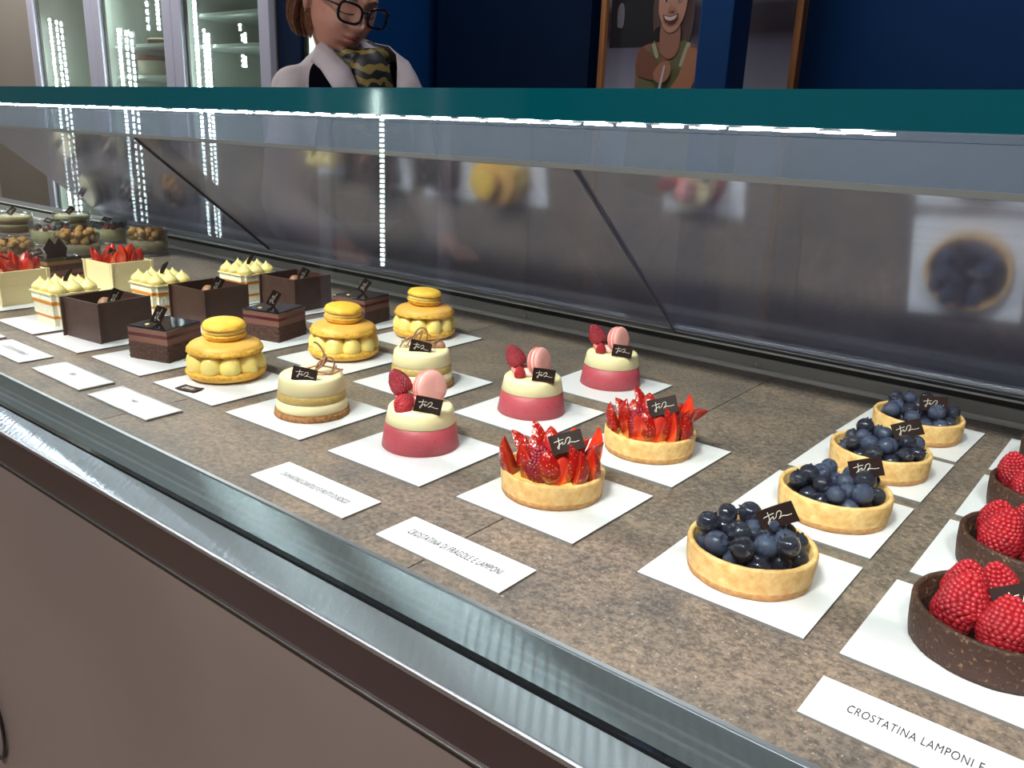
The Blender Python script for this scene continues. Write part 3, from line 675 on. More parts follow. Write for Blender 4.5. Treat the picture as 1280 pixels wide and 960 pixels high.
for i, (x, y, lab) in enumerate(CG):
    t = thing('chantilly_mousse_cake', lab, 'cake', (x, y, BT), 0, 'ivory mousse cakes with chocolate threads')
    layered(t, [('biscuit_base', 'biscuit', 0, .0062, .0012), ('cream_layer', 'cream', .0062, .0160, 0), ('caramel_layer', 'tan', .0160, .0240, 0), ('top_mousse', 'cream', .0240, .0400, 0)], .0350, .0305, .0400, 10 + i)
    az = cam_az(x, y); g = jit(3 + i); u = Vector((math.cos(az + math.pi / 2), math.sin(az + math.pi / 2), 0)); v = Vector((math.cos(az), math.sin(az), 0)); zz = Vector((0, 0, 1))
    bm = bmesh.new(); ctr = u * .004 + zz * .0415
    if i == 0:
        arcs = [[(.002, 0, .001), (.010, -.002, .012), (.012, -.002, .026), (.007, -.002, .037), (.003, -.002, .040)],
                [(.000, 0, .000), (.010, 0, .008), (.015, 0, .018), (.012, 0, .026)], [(-.012, 0, .004), (0, .003, .003), (.012, .006, .002), (.020, .010, .001)],
                [(.004, 0, .002), (.008, 0, .014), (.018, 0, .020), (.022, 0, .012), (.020, 0, .002)], [(-.004, .004, .002), (.010, .012, .001), (.020, .006, .003), (.024, -.004, .006)],
                [(-.018, 0, .003), (-.006, 0, .005), (.006, 0, .009), (.016, 0, .007), (.028, 0, .003)], [(.002, 0, .002), (.010, .004, .010), (.014, .002, .022)], [(.016, .012, .001), (.024, .008, .003), (.030, 0, .003)]]
    else:
        arcs = [[(-.024, 0, .001), (-.018, 0, .012), (-.006, 0, .020), (.004, 0, .022), (.010, 0, .018)], [(-.016, 0, .004), (-.010, 0, .016), (-.004, 0, .028), (.002, 0, .030), (.006, 0, .022), (.004, 0, .008)],
                [(-.012, 0, .002), (-.008, 0, .014), (-.002, 0, .024)], [(-.006, 0, .002), (-.002, 0, .014), (.000, 0, .026)], [(-.022, 0, .010), (-.010, 0, .012), (.004, 0, .010), (.012, 0, .008)],
                [(.006, 0, .004), (.014, 0, .010), (.020, 0, .016)], [(-.020, 0, .004), (0, .006, .004), (.018, .004, .004)]]
    for p in arcs:
        tube(bm, catmull([u * a + v * b_ + zz * c * .75 + Vector((0, 0, .0400)) for a, b_, c in p], 7), .0009, 6)
    obj('chocolate_threads', bm, 'milkchoc', t)
    if i == 1:
        for q in range(2): bm = blob_bm(.006, .008, seed=q); obj('cocoa_dollop', bm, 'milkchoc', t, tuple(u * (.012 + .008 * q) - v * .004 + zz * .0395))
    p = u * (-.006 if i == 0 else -.001) + v * (.024 if i == 0 else .016) + zz * .0450; add_tag(t, tuple(p), face_rot(az + R(-10), R(2), R(-12)), 1.0)
# ------------------------------------------------------------------ opera cubes
def opera(t, s=.057, seed=0):
    h = s / 2
    for nm, m, z0, z1, g in (('lower_sponge', 'sponge', 0, .0085, 1), ('cream_seam', 'sponge', .0085, .0105, 1), ('upper_sponge', 'sponge', .0105, .0205, 1), ('milk_mousse', 'mousse_choc', .0205, .0275, 0), ('berry_jelly', 'jam', .0275, .0315, 0), ('top_mousse', 'mousse_choc', .0315, .0365, 0)):
        bm = bmesh.new(); e = .0012 if g else 0
        box(bm, -h + .0005 - e * .3, h - .0005 + e * .3, -h + .0005 - e * .3, h - .0005 + e * .3, z0, z1)
        if g:
            bmesh.ops.subdivide_edges(bm, edges=bm.edges[:], cuts=14, use_grid_fill=True)
            for v in bm.verts:
                k = noise.noise(v.co * 330 + Vector((seed, 0, 0))) * .0011
                if abs(abs(v.co.x) - h) < .002: v.co.x += k
                if abs(abs(v.co.y) - h) < .002: v.co.y += k
        o = obj(nm, bm, 'coffee' if 0 else m, t, smooth=bool(g))
    bm = bmesh.new(); box(bm, -h, h, -h, h, .0365, .0393, bev=.0009); obj('mirror_glaze', bm, 'glazechoc', t, smooth=False)
KL = [(-.905, .498, 18, 'glossy dark chocolate layer square at the front with a gold fleck by its tag'), (-.898, .647, 16, 'glossy dark chocolate layer square in the middle of its row'), (-.890, .790, 10, 'glossy dark chocolate layer square at the back, its tag tilted far to the right')]
kp = None
for i, (x, y, d, lab) in enumerate(KL):
    t = thing('chocolate_layer_cake', lab, 'cake', (x, y, BT), R(d), 'glossy chocolate layer squares'); opera(t, seed=i * 9)
    az = cam_az(x, y) - R(d)
    add_tag(t, (-.002, -.006 + .008 * i, .0510 - .0015), face_rot(az + R(10), R(5), R(62 - 4 * i)), .90)
    bm = bmesh.new(); bmesh.ops.create_icosphere(bm, subdivisions=2, radius=.003)
    for v in bm.verts: v.co.z *= .25; v.co += Vector((wob(v.co, 500), wob(v.co, 500, 3), 0)) * .001
    obj('gold_leaf', bm, 'gold', t, (-.010, -.016, .0397), smooth=False)
# ------------------------------------------------------------------ boxes of chocolate plates
def slab_box(t, m, half, hh, th=.0022, over=.006, name='chocolate_plate', taper=.0):
    for k in range(4):
        bm = bmesh.new(); box(bm, -half - th, half + over, -half - th, -half, 0, hh, bev=.0004)
        if taper:
            for v in bm.verts: v.co.x *= 1 + taper * (v.co.z / hh)
        obj(name, bm, m, t, (0, 0, 0), (0, 0, k * math.pi / 2), smooth=False)
XB = [(-1.043, .498, 6, 'dark chocolate plate box at the front, nearest the front glass'), (-1.037, .640, 4, 'dark chocolate plate box in the middle of its row, its walls leaning outward'), (-1.030, .782, 4, 'dark chocolate plate box at the back of its row')]
xb = None
for i, (x, y, d, lab) in enumerate(XB):
    if xb is None:
        t = xb = thing('chocolate_box_cake', lab, 'cake', (x, y, BT), R(d), 'dark chocolate plate boxes'); slab_box(t, 'chocolate', .0335, .050)
        bm = bmesh.new(); box(bm, -.033, .033, -.033, .033, .001, .034); obj('mousse_filling', bm, 'sponge', t, smooth=False)
        bm = bmesh.new(); bmesh.ops.create_uvsphere(bm, u_segments=16, v_segments=10, radius=.0085)
        for v in bm.verts: v.co += v.co.normalized() * .0006 * wob(v.co, 300)
        obj('chocolate_truffle', bm, 'milkchoc', t, (.004, -.004, .041))
        add_tag(t, (.014, .004, .050), face_rot(cam_az(x, y), R(0), R(62)), .95)
    else: dup(xb, lab, (x, y, BT), R(d))
# white chocolate boxes with strawberries
WB = [(-1.330, .500, 4, 'pale white chocolate box full of strawberries, cut by the left frame edge'), (-1.316, .655, 4, 'pale white chocolate box full of strawberries, behind the cream cake with orange stripes')]
for i, (x, y, d, lab) in enumerate(WB):
    t = thing('strawberry_box_cake', lab, 'cake', (x, y, BT), R(d), 'white chocolate boxes with strawberries'); slab_box(t, 'whitechoc', .0330, .0490, .0024, .005, 'white_chocolate_plate', .03)
    bm = bmesh.new(); box(bm, -.0325, .0325, -.0325, .0325, .001, .040); obj('cream_filling', bm, 'whitecream', t, smooth=False)
    g = jit(90 + i)
    for k in range(13):
        a = g.uniform(0, 6.28); q = .004 + .021 * (k / 13) ** .6; a = k * 2.4
        slice_at(t, k % 3, q * math.cos(a), q * math.sin(a), .040, a, R(10 + 26 * k / 13), g.uniform(0, 6), 1.0)
    add_tag(t, (-.006, -.008, .056), face_rot(cam_az(x, y), R(10), R(60)), .85)
# ------------------------------------------------------------------ cream cakes with piped peaks
WC = [(-1.152, .497, 3, 'white cream cake with orange stripes and piped peaks, partly behind the front chocolate box'), (-1.130, .622, 3, 'white cream cake with orange stripes and piped peaks, in the middle beside the strawberry box'), (-1.128, .765, 3, 'white cream cake with orange stripes and piped peaks, the rearmost one')]
wc = None
for i, (x, y, d, lab) in enumerate(WC):
    if wc is None:
        t = wc = thing('piped_cream_cake', lab, 'cake', (x, y, BT), R(d), 'cream cakes with piped peaks'); h = .0325
        for nm, m, z0, z1, e in (('white_mousse', 'whitecream', 0, .0100, 0), ('orange_jelly', 'mango', .0100, .0135, 0), ('white_mousse', 'whitecream', .0135, .0285, 0), ('orange_jelly', 'mango', .0285, .0330, 0), ('top_mousse', 'whitecream', .0330, .0420, 0), ('white_chocolate_sheet', 'whitechoc', .0420, .0436, .0015)):
            bm = bmesh.new(); hh = h * (.90 + .1 * (z0 + z1) / .084); vs = box(bm, -hh - e, hh + e, -hh - e, hh + e, z0, z1)
            es = [e_ for e_ in bm.edges if abs((e_.verts[0].co - e_.verts[1].co).z) > .0005]
            bmesh.ops.bevel(bm, geom=es, offset=.006, segments=4, affect='EDGES'); obj(nm, bm, m, t, smooth=False)
        for a in range(3):
            for b_ in range(3):
                part(proto('peak', lambda: blob_bm(.0115, .0185, 1), 'piped', 'piped_peak'), 'piped_peak', t, (-.021 + .021 * a, -.021 + .021 * b_, .0430), (.06 * (b_ - 1), .05 * (a - 1), 0), .97 + .04 * ((a + b_) % 2))
        bm = bmesh.new(); tube(bm, [(0, 0, 0), (.002, 0, .006), (.006, 0, .014), (.011, 0, .019)], lambda t_: .0008 + .0028 * math.sin(math.pi * min(.98, t_ * .9 + .05)), 6)
        for v in bm.verts: v.co.y *= .3
        obj('chocolate_leaf', bm, 'tagchoc', t, (.004, -.002, .052), (0, 0, cam_az(x, y) + math.pi / 2))
    else: dup(wc, lab, (x, y, BT), R(d))
# dark layer cake with chocolate diamonds
t = thing('diamond_layer_cake', 'dark layer cake topped with two upright chocolate diamonds, among the glass jars', 'cake', (-1.468, .622, BT), R(6)); s = .030
for nm, m, z0, z1 in (('coffee_sponge', 'biscuit', 0, .008), ('dark_layer', 'jam', .008, .011), ('milk_cream', 'mousse_choc', .011, .018), ('dark_sponge', 'sponge', .018, .028), ('caramel_cream', 'caramel', .028, .034), ('chocolate_top', 'glazechoc', .034, .040)):
    bm = bmesh.new(); box(bm, -s, s, -s, s, z0, z1); obj(nm, bm, m, t, smooth=False)
for k in range(2):
    bm = bmesh.new(); P_ = [(-.011, .012), (0, .030), (.011, .013), (.008, 0), (-.006, 0)]
    vs = [[bm.verts.new((a, yy, b_)) for a, b_ in P_] for yy in (-.001, .001)]
    bm.faces.new(vs[0]); bm.faces.new(vs[1][::-1])
    for q in range(5): bm.faces.new((vs[0][q], vs[1][q], vs[1][(q + 1) % 5], vs[0][(q + 1) % 5]))
    bmesh.ops.recalc_face_normals(bm, faces=bm.faces); az = cam_az(-1.47, .62)
    u = Vector((math.cos(az + math.pi / 2), math.sin(az + math.pi / 2), 0)); obj('chocolate_diamond', bm, 'tagchoc', t, tuple(u * (-.004 + .014 * k) + Vector((0, 0, .039))), (0, 0, az + math.pi / 2 - .1), smooth=False)
add_tag(t, (-.016, -.022, .0440), face_rot(cam_az(-1.47, .62), R(50), R(20)), .9)
# ------------------------------------------------------------------ glass jars
def jar(name, lab, x, y, kind, seed, rad=.0400, H=.050):
    t = thing(name, lab, 'dessert jar', (x, y, .0001), 0, 'dessert glasses at the far left')
    bm = bmesh.new(); th = .0014
    lathe(bm, [(rad * .86, 0), (rad * .95, .0015), (rad, .006), (rad, H - .001), (rad - th / 2, H), (rad - th, H - .001), (rad - th, .008), (rad * .85, .0065)], 48)
    obj('glass_cup', bm, 'jarglass', t); ri = rad - th - .0004; g = jit(seed)
    def fill(nm, m, z0, z1):
        b_ = bmesh.new(); lathe(b_, [(ri * .97, z0), (ri, z0 + .0006), (ri, z1), (ri * .6, z1 + .0005), (.0005, z1 + .0005)], 40); obj(nm, b_, m, t)
    if kind == 'crumble':
        fill('caramel_layer', 'caramel', .0072, .0120); fill('coffee_cream', 'coffee', .0120, .0300)
        def chunk(i):
            b_ = bmesh.new(); bmesh.ops.create_icosphere(b_, subdivisions=2, radius=1)
            for v in b_.verts: v.co *= 1 + .3 * noise.noise(v.co * 1.6 + Vector((i * 5, 0, 0)))
            return b_
        for k, (a, b_, z, r) in enumerate(pack(34, ri * 1.0, .030, .0050, .0085, seed, 60)):
            if z < .060: part(proto(('chunk', k % 4), lambda: chunk(k % 4), 'crumble', 'crumble_chunk'), 'crumble_chunk', t, (a, b_, z), (g.uniform(0, 3), g.uniform(0, 3), 0), r)
        add_tag(t, (-.008, .004, .053), (R(20), 0, R(20)), .9)
    elif kind == 'berry':
        fill('vanilla_cream', 'cream', .0072, .0310)
        for k, (a, b_, z, r) in enumerate(pack(16, ri, .031, .0060, .0075, seed, 60)):
            if k % 2: part(bb(k % 5, True), 'blueberry', t, (a, b_, z), (g.uniform(-1, 1), 0, 0), r)
            else: part(rasp(k % 3, True), 'raspberry', t, (a, b_, z - .005), (g.uniform(-1, 1), g.uniform(-1, 1), 0), .45)
        add_tag(t, (0, 0, .050), (R(35), R(10), R(20)), .9)
    else:
        fill('coffee_sponge', 'biscuit', .0072, .0200); fill('mascarpone_cream', 'cream', .0200, .0260)
        fill('coffee_sponge', 'biscuit', .0260, .0330); fill('top_cream', 'cream', .0330, .0430)
        add_tag(t, (-.004, 0, .053), face_rot(cam_az(x, y), R(20), R(50)), .9)
    return t
jar('crumble_jar', 'glass cup of crumble over coffee cream beside the rear metal edge', -1.643, .882, 'crumble', 1)
jar('crumble_jar', 'glass cup of crumble just behind the rear strawberry box', -1.660, .750, 'crumble', 2)
jar('crumble_jar', 'glass cup of crumble at the left frame edge behind the strawberries', -1.620, .612, 'crumble', 3)
jar('berry_jar', 'glass cup of cream topped with dark berries, second row, nearer the rear edge', -1.850, .905, 'berry', 4)
jar('berry_jar', 'glass cup of cream topped with dark berries, left of the crumble cups', -1.880, .795, 'berry', 5)
jar('cream_jar', 'glass cup of pale cream with a tall tag, farthest row, right one', -2.035, .912, 'cream', 6)
jar('cream_jar', 'glass cup of pale cream over sponge at the left frame edge, farthest row', -2.075, .800, 'cream', 7)

# boards (positions solved from the photograph's grid)
for b in [(-.1701, .4883, -.6, 'white board under the nearest blueberry tartlet'), (-.1683, .6154, -1.3, 'white board under the second blueberry tartlet'), (-.1649, .7428, -1.6, 'white board under the third blueberry tartlet'), (-.1611, .8628, -2.9, 'white board under the rearmost blueberry tartlet'),
          (-.0390, .4861, -1.4, 'white board under the nearest raspberry tartlet'), (-.0326, .6124, -1.5, 'white board under the second raspberry tartlet'), (-.0293, .7351, -1.2, 'white board under the third raspberry tartlet'), (-.0266, .8609, -1.4, 'white board under the rearmost raspberry tartlet'),
          (-.3326, .4928, -1.2, 'white board under the front strawberry tartlet'), (-.3276, .6280, -1.1, 'white board under the rear strawberry tartlet'),
          (-.4780, .4873, .4, 'white board under the front pink mousse cake'), (-.4695, .6393, -.3, 'white board under the middle pink mousse cake'), (-.4651, .7769, .4, 'white board under the rear pink mousse cake'),
          (-.6267, .4851, 1.4, 'white board under the front ivory mousse cake'), (-.6173, .6377, -.1, 'white board under the rear ivory mousse cake'),
          (-.7608, .4855, 0, 'white board with a fallen chocolate tag under the front macaron cake'), (-.7553, .6381, 0, 'white board under the middle macaron cake'), (-.7580, .7850, 0, 'white board under the rear macaron cake'),
          (-.9020, .4875, 0, 'white board under the front chocolate layer square'), (-.8960, .6400, 0, 'white board under the middle chocolate layer square'), (-.8900, .7850, 0, 'white board under the rear chocolate layer square'),
          (-1.0368, .4837, .1, 'white board under the front dark chocolate box'), (-1.0300, .6370, 0, 'white board under the middle dark chocolate box'), (-1.0270, .7800, 0, 'white board under the rear dark chocolate box'),
          (-1.160, .4860, 0, 'white board under the front piped cream cake'), (-1.150, .6280, 0, 'white board under the middle piped cream cake'), (-1.145, .7660, 0, 'white board under the rear piped cream cake'),
          (-1.322, .4960, 0, 'white board under the strawberry box at the left edge'), (-1.310, .6480, 0, 'white board under the rear strawberry box'), (-1.468, .622, 3, 'white board under the dark cake with chocolate diamonds')]:
    board(*b)

# ------------------------------------------------------------------ name cards
def card(x, y, deg, text, label, size=.0105, sx=.62, ox=0.0, two=False):
    t = thing('name_card', label, 'name card', (x, y, .0001), R(deg), 'name cards along the front of the counter')
    hw, hh = .056, .0188
    bm = bmesh.new(); box(bm, -hw, hw, -hh, hh, 0, .0012); obj('card_holder', bm, 'boardedge', t, smooth=False)
    bm = bmesh.new(); box(bm, -hw, hw, -hh, hh, .0013, .0018)
    if two:
        bmesh.ops.subdivide_edges(bm, edges=bm.edges[:], cuts=10, use_grid_fill=True)
        for v in bm.verts: v.co.z += .0006 + .0007 * noise.noise(Vector((v.co.x * 70 + x * 50, v.co.y * 40, 0)))
    obj('paper_slip', bm, 'paper', t, smooth=two)
    cu = bpy.data.curves.new('text', 'FONT'); cu.body = text; cu.size = size; cu.align_x = 'CENTER'; cu.align_y = 'CENTER'; cu.space_character = 1.12;
    to = bpy.data.objects.new('text', cu); C.objects.link(to); bpy.context.view_layer.update()
    me = bpy.data.meshes.new_from_object(to.evaluated_get(bpy.context.evaluated_depsgraph_get())); bpy.data.objects.remove(to)
    me.materials.clear(); me.materials.append(M['print'])
    o = bpy.data.objects.new('lettering', me); C.objects.link(o); o.parent = t; o.location = (ox, 0, .0021 + (.0013 if two else 0)); o.scale = (sx, 1, 1)
    return t
card(-.4797, .3748, -.5, 'DIAMANTINO CIANTILLY E FRUTTI DI BOSCO', 'name card reading about frutti di bosco, in front of the pink mousse cake', .0092, .38)
card(-.3319, .3730, -.9, 'CROSTATINA DI FRAGOLE E LAMPONI', 'name card reading about fragole e lamponi, in front of the strawberry tartlet', .0100, .44)
card(-.0395, .3862, -1.0, 'CROSTATINA LAMPONI E CIOCCOLATO', 'name card reading about lamponi, at the lower right corner of the picture', .0098, .50, .012)
card(-.8966, .3839, -.5, 'OPERA', 'wrinkled name card with one tiny word, in front of the chocolate layer square', .0075, .45, 0, True)
card(-.7666, .3834, .4, 'MARIE', 'wrinkled name card with one tiny word, in front of the macaron cake', .0075, .45, 0, True)
card(-1.040, .3840, 0, 'C  CIOCCOLATO FONDENTE', 'name card in front of the dark chocolate box, near the left edge', .0085, .50)
card(-1.168, .3840, 0, 'CREMA', 'name card cut by the left frame edge', .0085, .50)

# ------------------------------------------------------------------ refrigerated cabinets behind the staff
def cabinet(name, label, x0, x1, y, depth, side, shelves, ledx, mats='frame_alu', zt=1.3, zb=-.85, dots=True, frame=(.075, .075)):
    t = thing(name, label, 'refrigerator', ((x0 + x1) / 2, y, FLOOR)); ox, oz = (x0 + x1) / 2, FLOOR
    B = lambda nm, b_, m, p=t, bev=0: boxo(nm, (b_[0] - ox, b_[1] - ox, b_[2], b_[3], b_[4] - oz, b_[5] - oz), m, p, bev)
    d = side * depth
    ys = lambda a, b_: (min(a, b_), max(a, b_))
    B('back_panel', (x0, x1, *ys(d, d - side * .02), FLOOR, zt + .1), 'fr_in'); B('left_side', (x0, x0 + .01, *ys(0, d), FLOOR, zt + .1), 'fr_in'); B('right_side', (x1 - .01, x1, *ys(0, d), FLOOR, zt + .1), 'fr_in')
    B('top_panel', (x0, x1, *ys(0, d), zt + .08, zt + .1), 'fr_in'); B('plinth', (x0, x1, *ys(0, d), FLOOR, FLOOR + .05), 'fr_dark')
    fl, fr = frame
    dr = B('door_frame', (x0, x0 + fl, *ys(-side * .03, 0), FLOOR + .05, zt + .1), mats, t, .004); B('door_frame', (x1 - fr, x1, *ys(-side * .03, 0), FLOOR + .05, zt + .1), mats, t, .004)
    B('door_frame', (x0, x1, *ys(-side * .03, 0), zt, zt + .1), mats)
    B('door_gasket', (x0 + fl, x0 + fl + .018, *ys(-side * .01, 0), FLOOR + .05, zt), 'black'); B('door_glass', (x0 + fl, x1 - fr, *ys(-side * .02, -side * .014), FLOOR + .05, zt), 'fr_glass')
    for z in shelves: B('shelf', (x0 + .03, x1 - .03, *ys(side * .06, d - side * .05), z, z + .015), 'shelf')
    for (lx, dy, dens, wd, z0, z1) in ledx:
        h = B('led_strip', (lx - wd, lx + wd, *ys(side * dy, side * (dy + .012)), z0, z1), 'alu'); bm = bmesh.new(); n = int((z1 - z0) / dens)
        for k in range(n):
            z = z0 + (k + .5) * (z1 - z0) / n - oz; yy = sorted((side * dy - side * .006, side * dy - side * .001)); box(bm, lx - wd * .8 - ox, lx + wd * .8 - ox, yy[0], yy[1], z - dens * .32, z + dens * .32)
        q = obj('diode_row', bm, 'fr_led', h, smooth=False); q['kind'] = 'stuff'
    return t
cabinet('glass_door_fridge', 'first glass door fridge next to the beige wall', -5.33, -4.595, 2.3, .5, 1, (.15,), [(-5.235, .05, .022, .010, -.6, .78), (-5.155, .05, .034, .007, -.6, .77), (-5.100, .05, .034, .006, -.6, .76), (-4.87, .10, .07, .006, .45, .66)])
cabinet('glass_door_fridge', 'second glass door fridge, with a tall cake on a white shelf', -4.59, -3.845, 2.3, .5, 1, (.455, .605, 1.0), [(-4.478, .05, .020, .012, -.6, .70), (-4.405, .05, .034, .008, -.6, .69), (-4.352, .05, .034, .007, -.6, .68), (-4.26, .15, .022, .011, .69, 1.0), (-4.20, .15, .034, .008, .69, .95), (-4.36, .15, .034, .008, .69, .95)])
cabinet('glass_door_fridge', 'third glass door fridge, right beside the saleswoman', -3.84, -3.10, 2.3, .5, 1, (.10, .585, .72), [(-3.765, .05, .020, .011, -.6, .95), (-3.700, .05, .022, .007, -.3, .67), (-3.668, .05, .020, .008, -.3, .65), (-3.49, .1, .016, .006, .655, .69), (-3.475, .1, .016, .006, .61, .645), (-3.455, .1, .016, .006, .60, .65), (-3.48, .1, .016, .006, .50, .56), (-3.46, .1, .016, .006, .50, .55)])
cabinet('glass_door_fridge', 'dark framed fridge partly hidden by the saleswoman', -3.09, -2.76, 2.33, .45, 1, (.50,), [(-2.90, .30, .05, .02, .45, .8)], 'fr_dark', frame=(.15, .04))
struct(boxo('trim_3', (-2.758, -2.745, 2.31, YB, FLOOR, CEIL), 'wall_blue'))
# cakes inside the fridges
def fridge_cake(x, y, z, r, h, m, lab, m2=None):
    t = thing('round_cake', lab, 'cake', (x, y, z))
    bm = bmesh.new(); lathe(bm, [(r, 0), (r, h * .95), (r * .95, h), (.001, h)], 40); obj('cake_body', bm, m, t)
    if m2:
        bm = bmesh.new(); lathe(bm, [(r * 1.01, h), (r * 1.01, h * 1.18), (r * .9, h * 1.3), (.001, h * 1.3)], 40, fn=lambda rr, zz, a, i: (rr, zz + .004 * noise.noise(Vector((math.cos(a) * 8, math.sin(a) * 8, 0))))); obj('cake_topping', bm, m2, t)
    bm = bmesh.new(); lathe(bm, [(r * 1.15, -.006), (r * 1.15, 0), (.001, 0)], 40); obj('cake_plate', bm, 'shelf', t)
fridge_cake(-4.36, 2.54, .627, .09, .026, 'sponge', 'flat brown layered cake on the upper fridge shelf', 'cream')
fridge_cake(-4.42, 2.52, .477, .10, .075, 'whitecream', 'tall cream cake with dark berries on the lower fridge shelf', 'raspberry_dark')
fridge_cake(-3.36, 2.57, .607, .10, .035, 'sponge', 'small brown cake on the shelf of the third fridge', 'cream')

# cabinet on the customer side: seen only mirrored in the front glass
cc = cabinet('glass_front_cabinet', 'lit glass cabinet on the customer side, mirrored in the front glass', -3.2, -2.35, -2.0, .5, -1, (-.05, .15), [(-2.82, .03, .022, .012, -.35, .42), (-2.50, .1, .04, .02, .22, .42)], zt=.9)

# ------------------------------------------------------------------ poster
t = thing('framed_poster', 'large framed photo poster of a laughing child on the blue wall', 'poster', (-1.33, 2.6, 0))
def PZ(x, z): return (x + 1.33, z)
boxo('backing', (-.36 + .02, .345, .0, .02, -.45, 1.25), 'wall_grey', t)
boxo('wood_frame', (-.348, -.328, -.02, .02, -.47, 1.27), 'wood', t); boxo('wood_frame', (.332, .352, -.02, .02, -.47, 1.27), 'wood', t)
boxo('wood_frame', (-.348, .352, -.02, .02, 1.25, 1.27), 'wood', t); boxo('wood_frame', (-.348, .352, -.02, .02, -.47, -.45), 'wood', t)
layer = [0]
def poly(name, pts, col, rough=.5, curve=True):
    layer[0] += 1; y = -.001 - .0006 * layer[0]; k = 'po_' + name + str(layer[0]); M[k] = pm(k, srgb(*col), rough)
    P_ = [Vector((a + 1.33, y, b_)) for a, b_ in pts]
    if curve: P_ = [p for p in catmull(P_ + [P_[0]], 5)][:-1]
    bm = bmesh.new(); bm.faces.new([bm.verts.new(p) for p in P_]); bmesh.ops.recalc_face_normals(bm, faces=bm.faces); return obj(name, bm, k, t, smooth=False)
pr, nt, p = mat('poster print'); tc = N(nt, 'ShaderNodeTexCoord'); sp = N(nt, 'ShaderNodeSeparateXYZ'); L(nt, tc.outputs['Object'], sp.inputs[0])
mr = N(nt, 'ShaderNodeMapRange'); mr.inputs['From Min'].default_value = .42; mr.inputs['From Max'].default_value = .80; L(nt, sp.outputs[2], mr.inputs[0])
rp = N(nt, 'ShaderNodeValToRGB'); e = rp.color_ramp.elements; e[0].position = 0; e[0].color = srgb(150, 150, 168); e[1].position = .36; e[1].color = srgb(104, 98, 118)
for q, c in ((.46, (56, 44, 56)), (.66, (60, 52, 62)), (.74, (110, 110, 122)), (1, (130, 130, 140))): x_ = e.new(q); x_.color = srgb(*c)
L(nt, mr.outputs[0], rp.inputs[0]); L(nt, rp.outputs[0], p.inputs['Base Color']); p.inputs['Roughness'].default_value = .4; M['poster'] = pr
boxo('print_sheet', (-.328, .332, -.001, 0, -.45, 1.25), 'poster', t)
poly('dark_background', [(-1.648, .56), (-1.648, .80), (-1.44, .80), (-1.44, .56)], (22, 18, 26), curve=False)
poly('pale_bottle', [(-1.62, .625), (-1.622, .68), (-1.608, .70), (-1.596, .68), (-1.598, .625)], (120, 112, 124))
poly('hair_back', [(-1.478, .60), (-1.485, .70), (-1.45, .76), (-1.39, .765), (-1.345, .72), (-1.335, .64), (-1.345, .575), (-1.37, .56), (-1.38, .62), (-1.46, .62)], (92, 70, 66))
poly('child_body', [(-1.55, .12), (-1.535, .43), (-1.538, .52), (-1.522, .555), (-1.47, .572), (-1.36, .572), (-1.318, .555), (-1.302, .52), (-1.305, .43), (-1.30, .12)], (150, 98, 76))
poly('dress', [(-1.56, .10), (-1.532, .42), (-1.50, .51), (-1.478, .570), (-1.465, .57), (-1.425, .49), (-1.375, .568), (-1.352, .568), (-1.35, .50), (-1.33, .42), (-1.29, .10)], (112, 108, 72))
poly('collar_left', [(-1.480, .565), (-1.468, .569), (-1.452, .53), (-1.462, .525)], (176, 172, 140))
poly('collar_right', [(-1.352, .570), (-1.338, .562), (-1.362, .50), (-1.372, .505)], (186, 180, 150))
poly('neck', [(-1.448, .54), (-1.448, .63), (-1.385, .63), (-1.380, .55), (-1.41, .52)], (164, 112, 92))
poly('arm_left', [(-1.533, .50), (-1.528, .545), (-1.505, .555), (-1.44, .50), (-1.425, .485), (-1.435, .455), (-1.47, .455), (-1.52, .47)], (128, 80, 62))
poly('arm_right', [(-1.345, .555), (-1.312, .545), (-1.300, .50), (-1.330, .42), (-1.40, .42), (-1.37, .47)], (186, 124, 92))
poly('face', [(-1.462, .66), (-1.463, .72), (-1.44, .765), (-1.40, .768), (-1.365, .72), (-1.367, .655), (-1.39, .612), (-1.415, .600), (-1.44, .615)], (196, 142, 120))
poly('fringe', [(-1.467, .70), (-1.462, .745), (-1.41, .775), (-1.36, .74), (-1.356, .69), (-1.372, .735), (-1.42, .75)], (104, 78, 70))
for q in (-1.437, -1.392):
    poly('eye_white', [(q - .011, .698), (q, .704), (q + .011, .698), (q, .692)], (224, 214, 210)); poly('eye', [(q - .005, .698), (q, .703), (q + .005, .698), (q, .693)], (30, 22, 22))
poly('nose', [(-1.420, .690), (-1.426, .668), (-1.414, .664), (-1.404, .669)], (176, 120, 100))
poly('open_mouth', [(-1.444, .655), (-1.415, .650), (-1.388, .656), (-1.398, .634), (-1.417, .628), (-1.436, .636)], (112, 36, 36))
poly('teeth', [(-1.439, .652), (-1.415, .647), (-1.393, .652), (-1.40, .640), (-1.417, .636), (-1.433, .641)], (214, 200, 190))
poly('hands', [(-1.462, .48), (-1.44, .505), (-1.41, .512), (-1.398, .49), (-1.405, .46), (-1.43, .445), (-1.455, .455)], (178, 118, 92))
poly('straw', [(-1.440, .42), (-1.424, .500), (-1.418, .500), (-1.430, .42)], (206, 206, 216), curve=False)

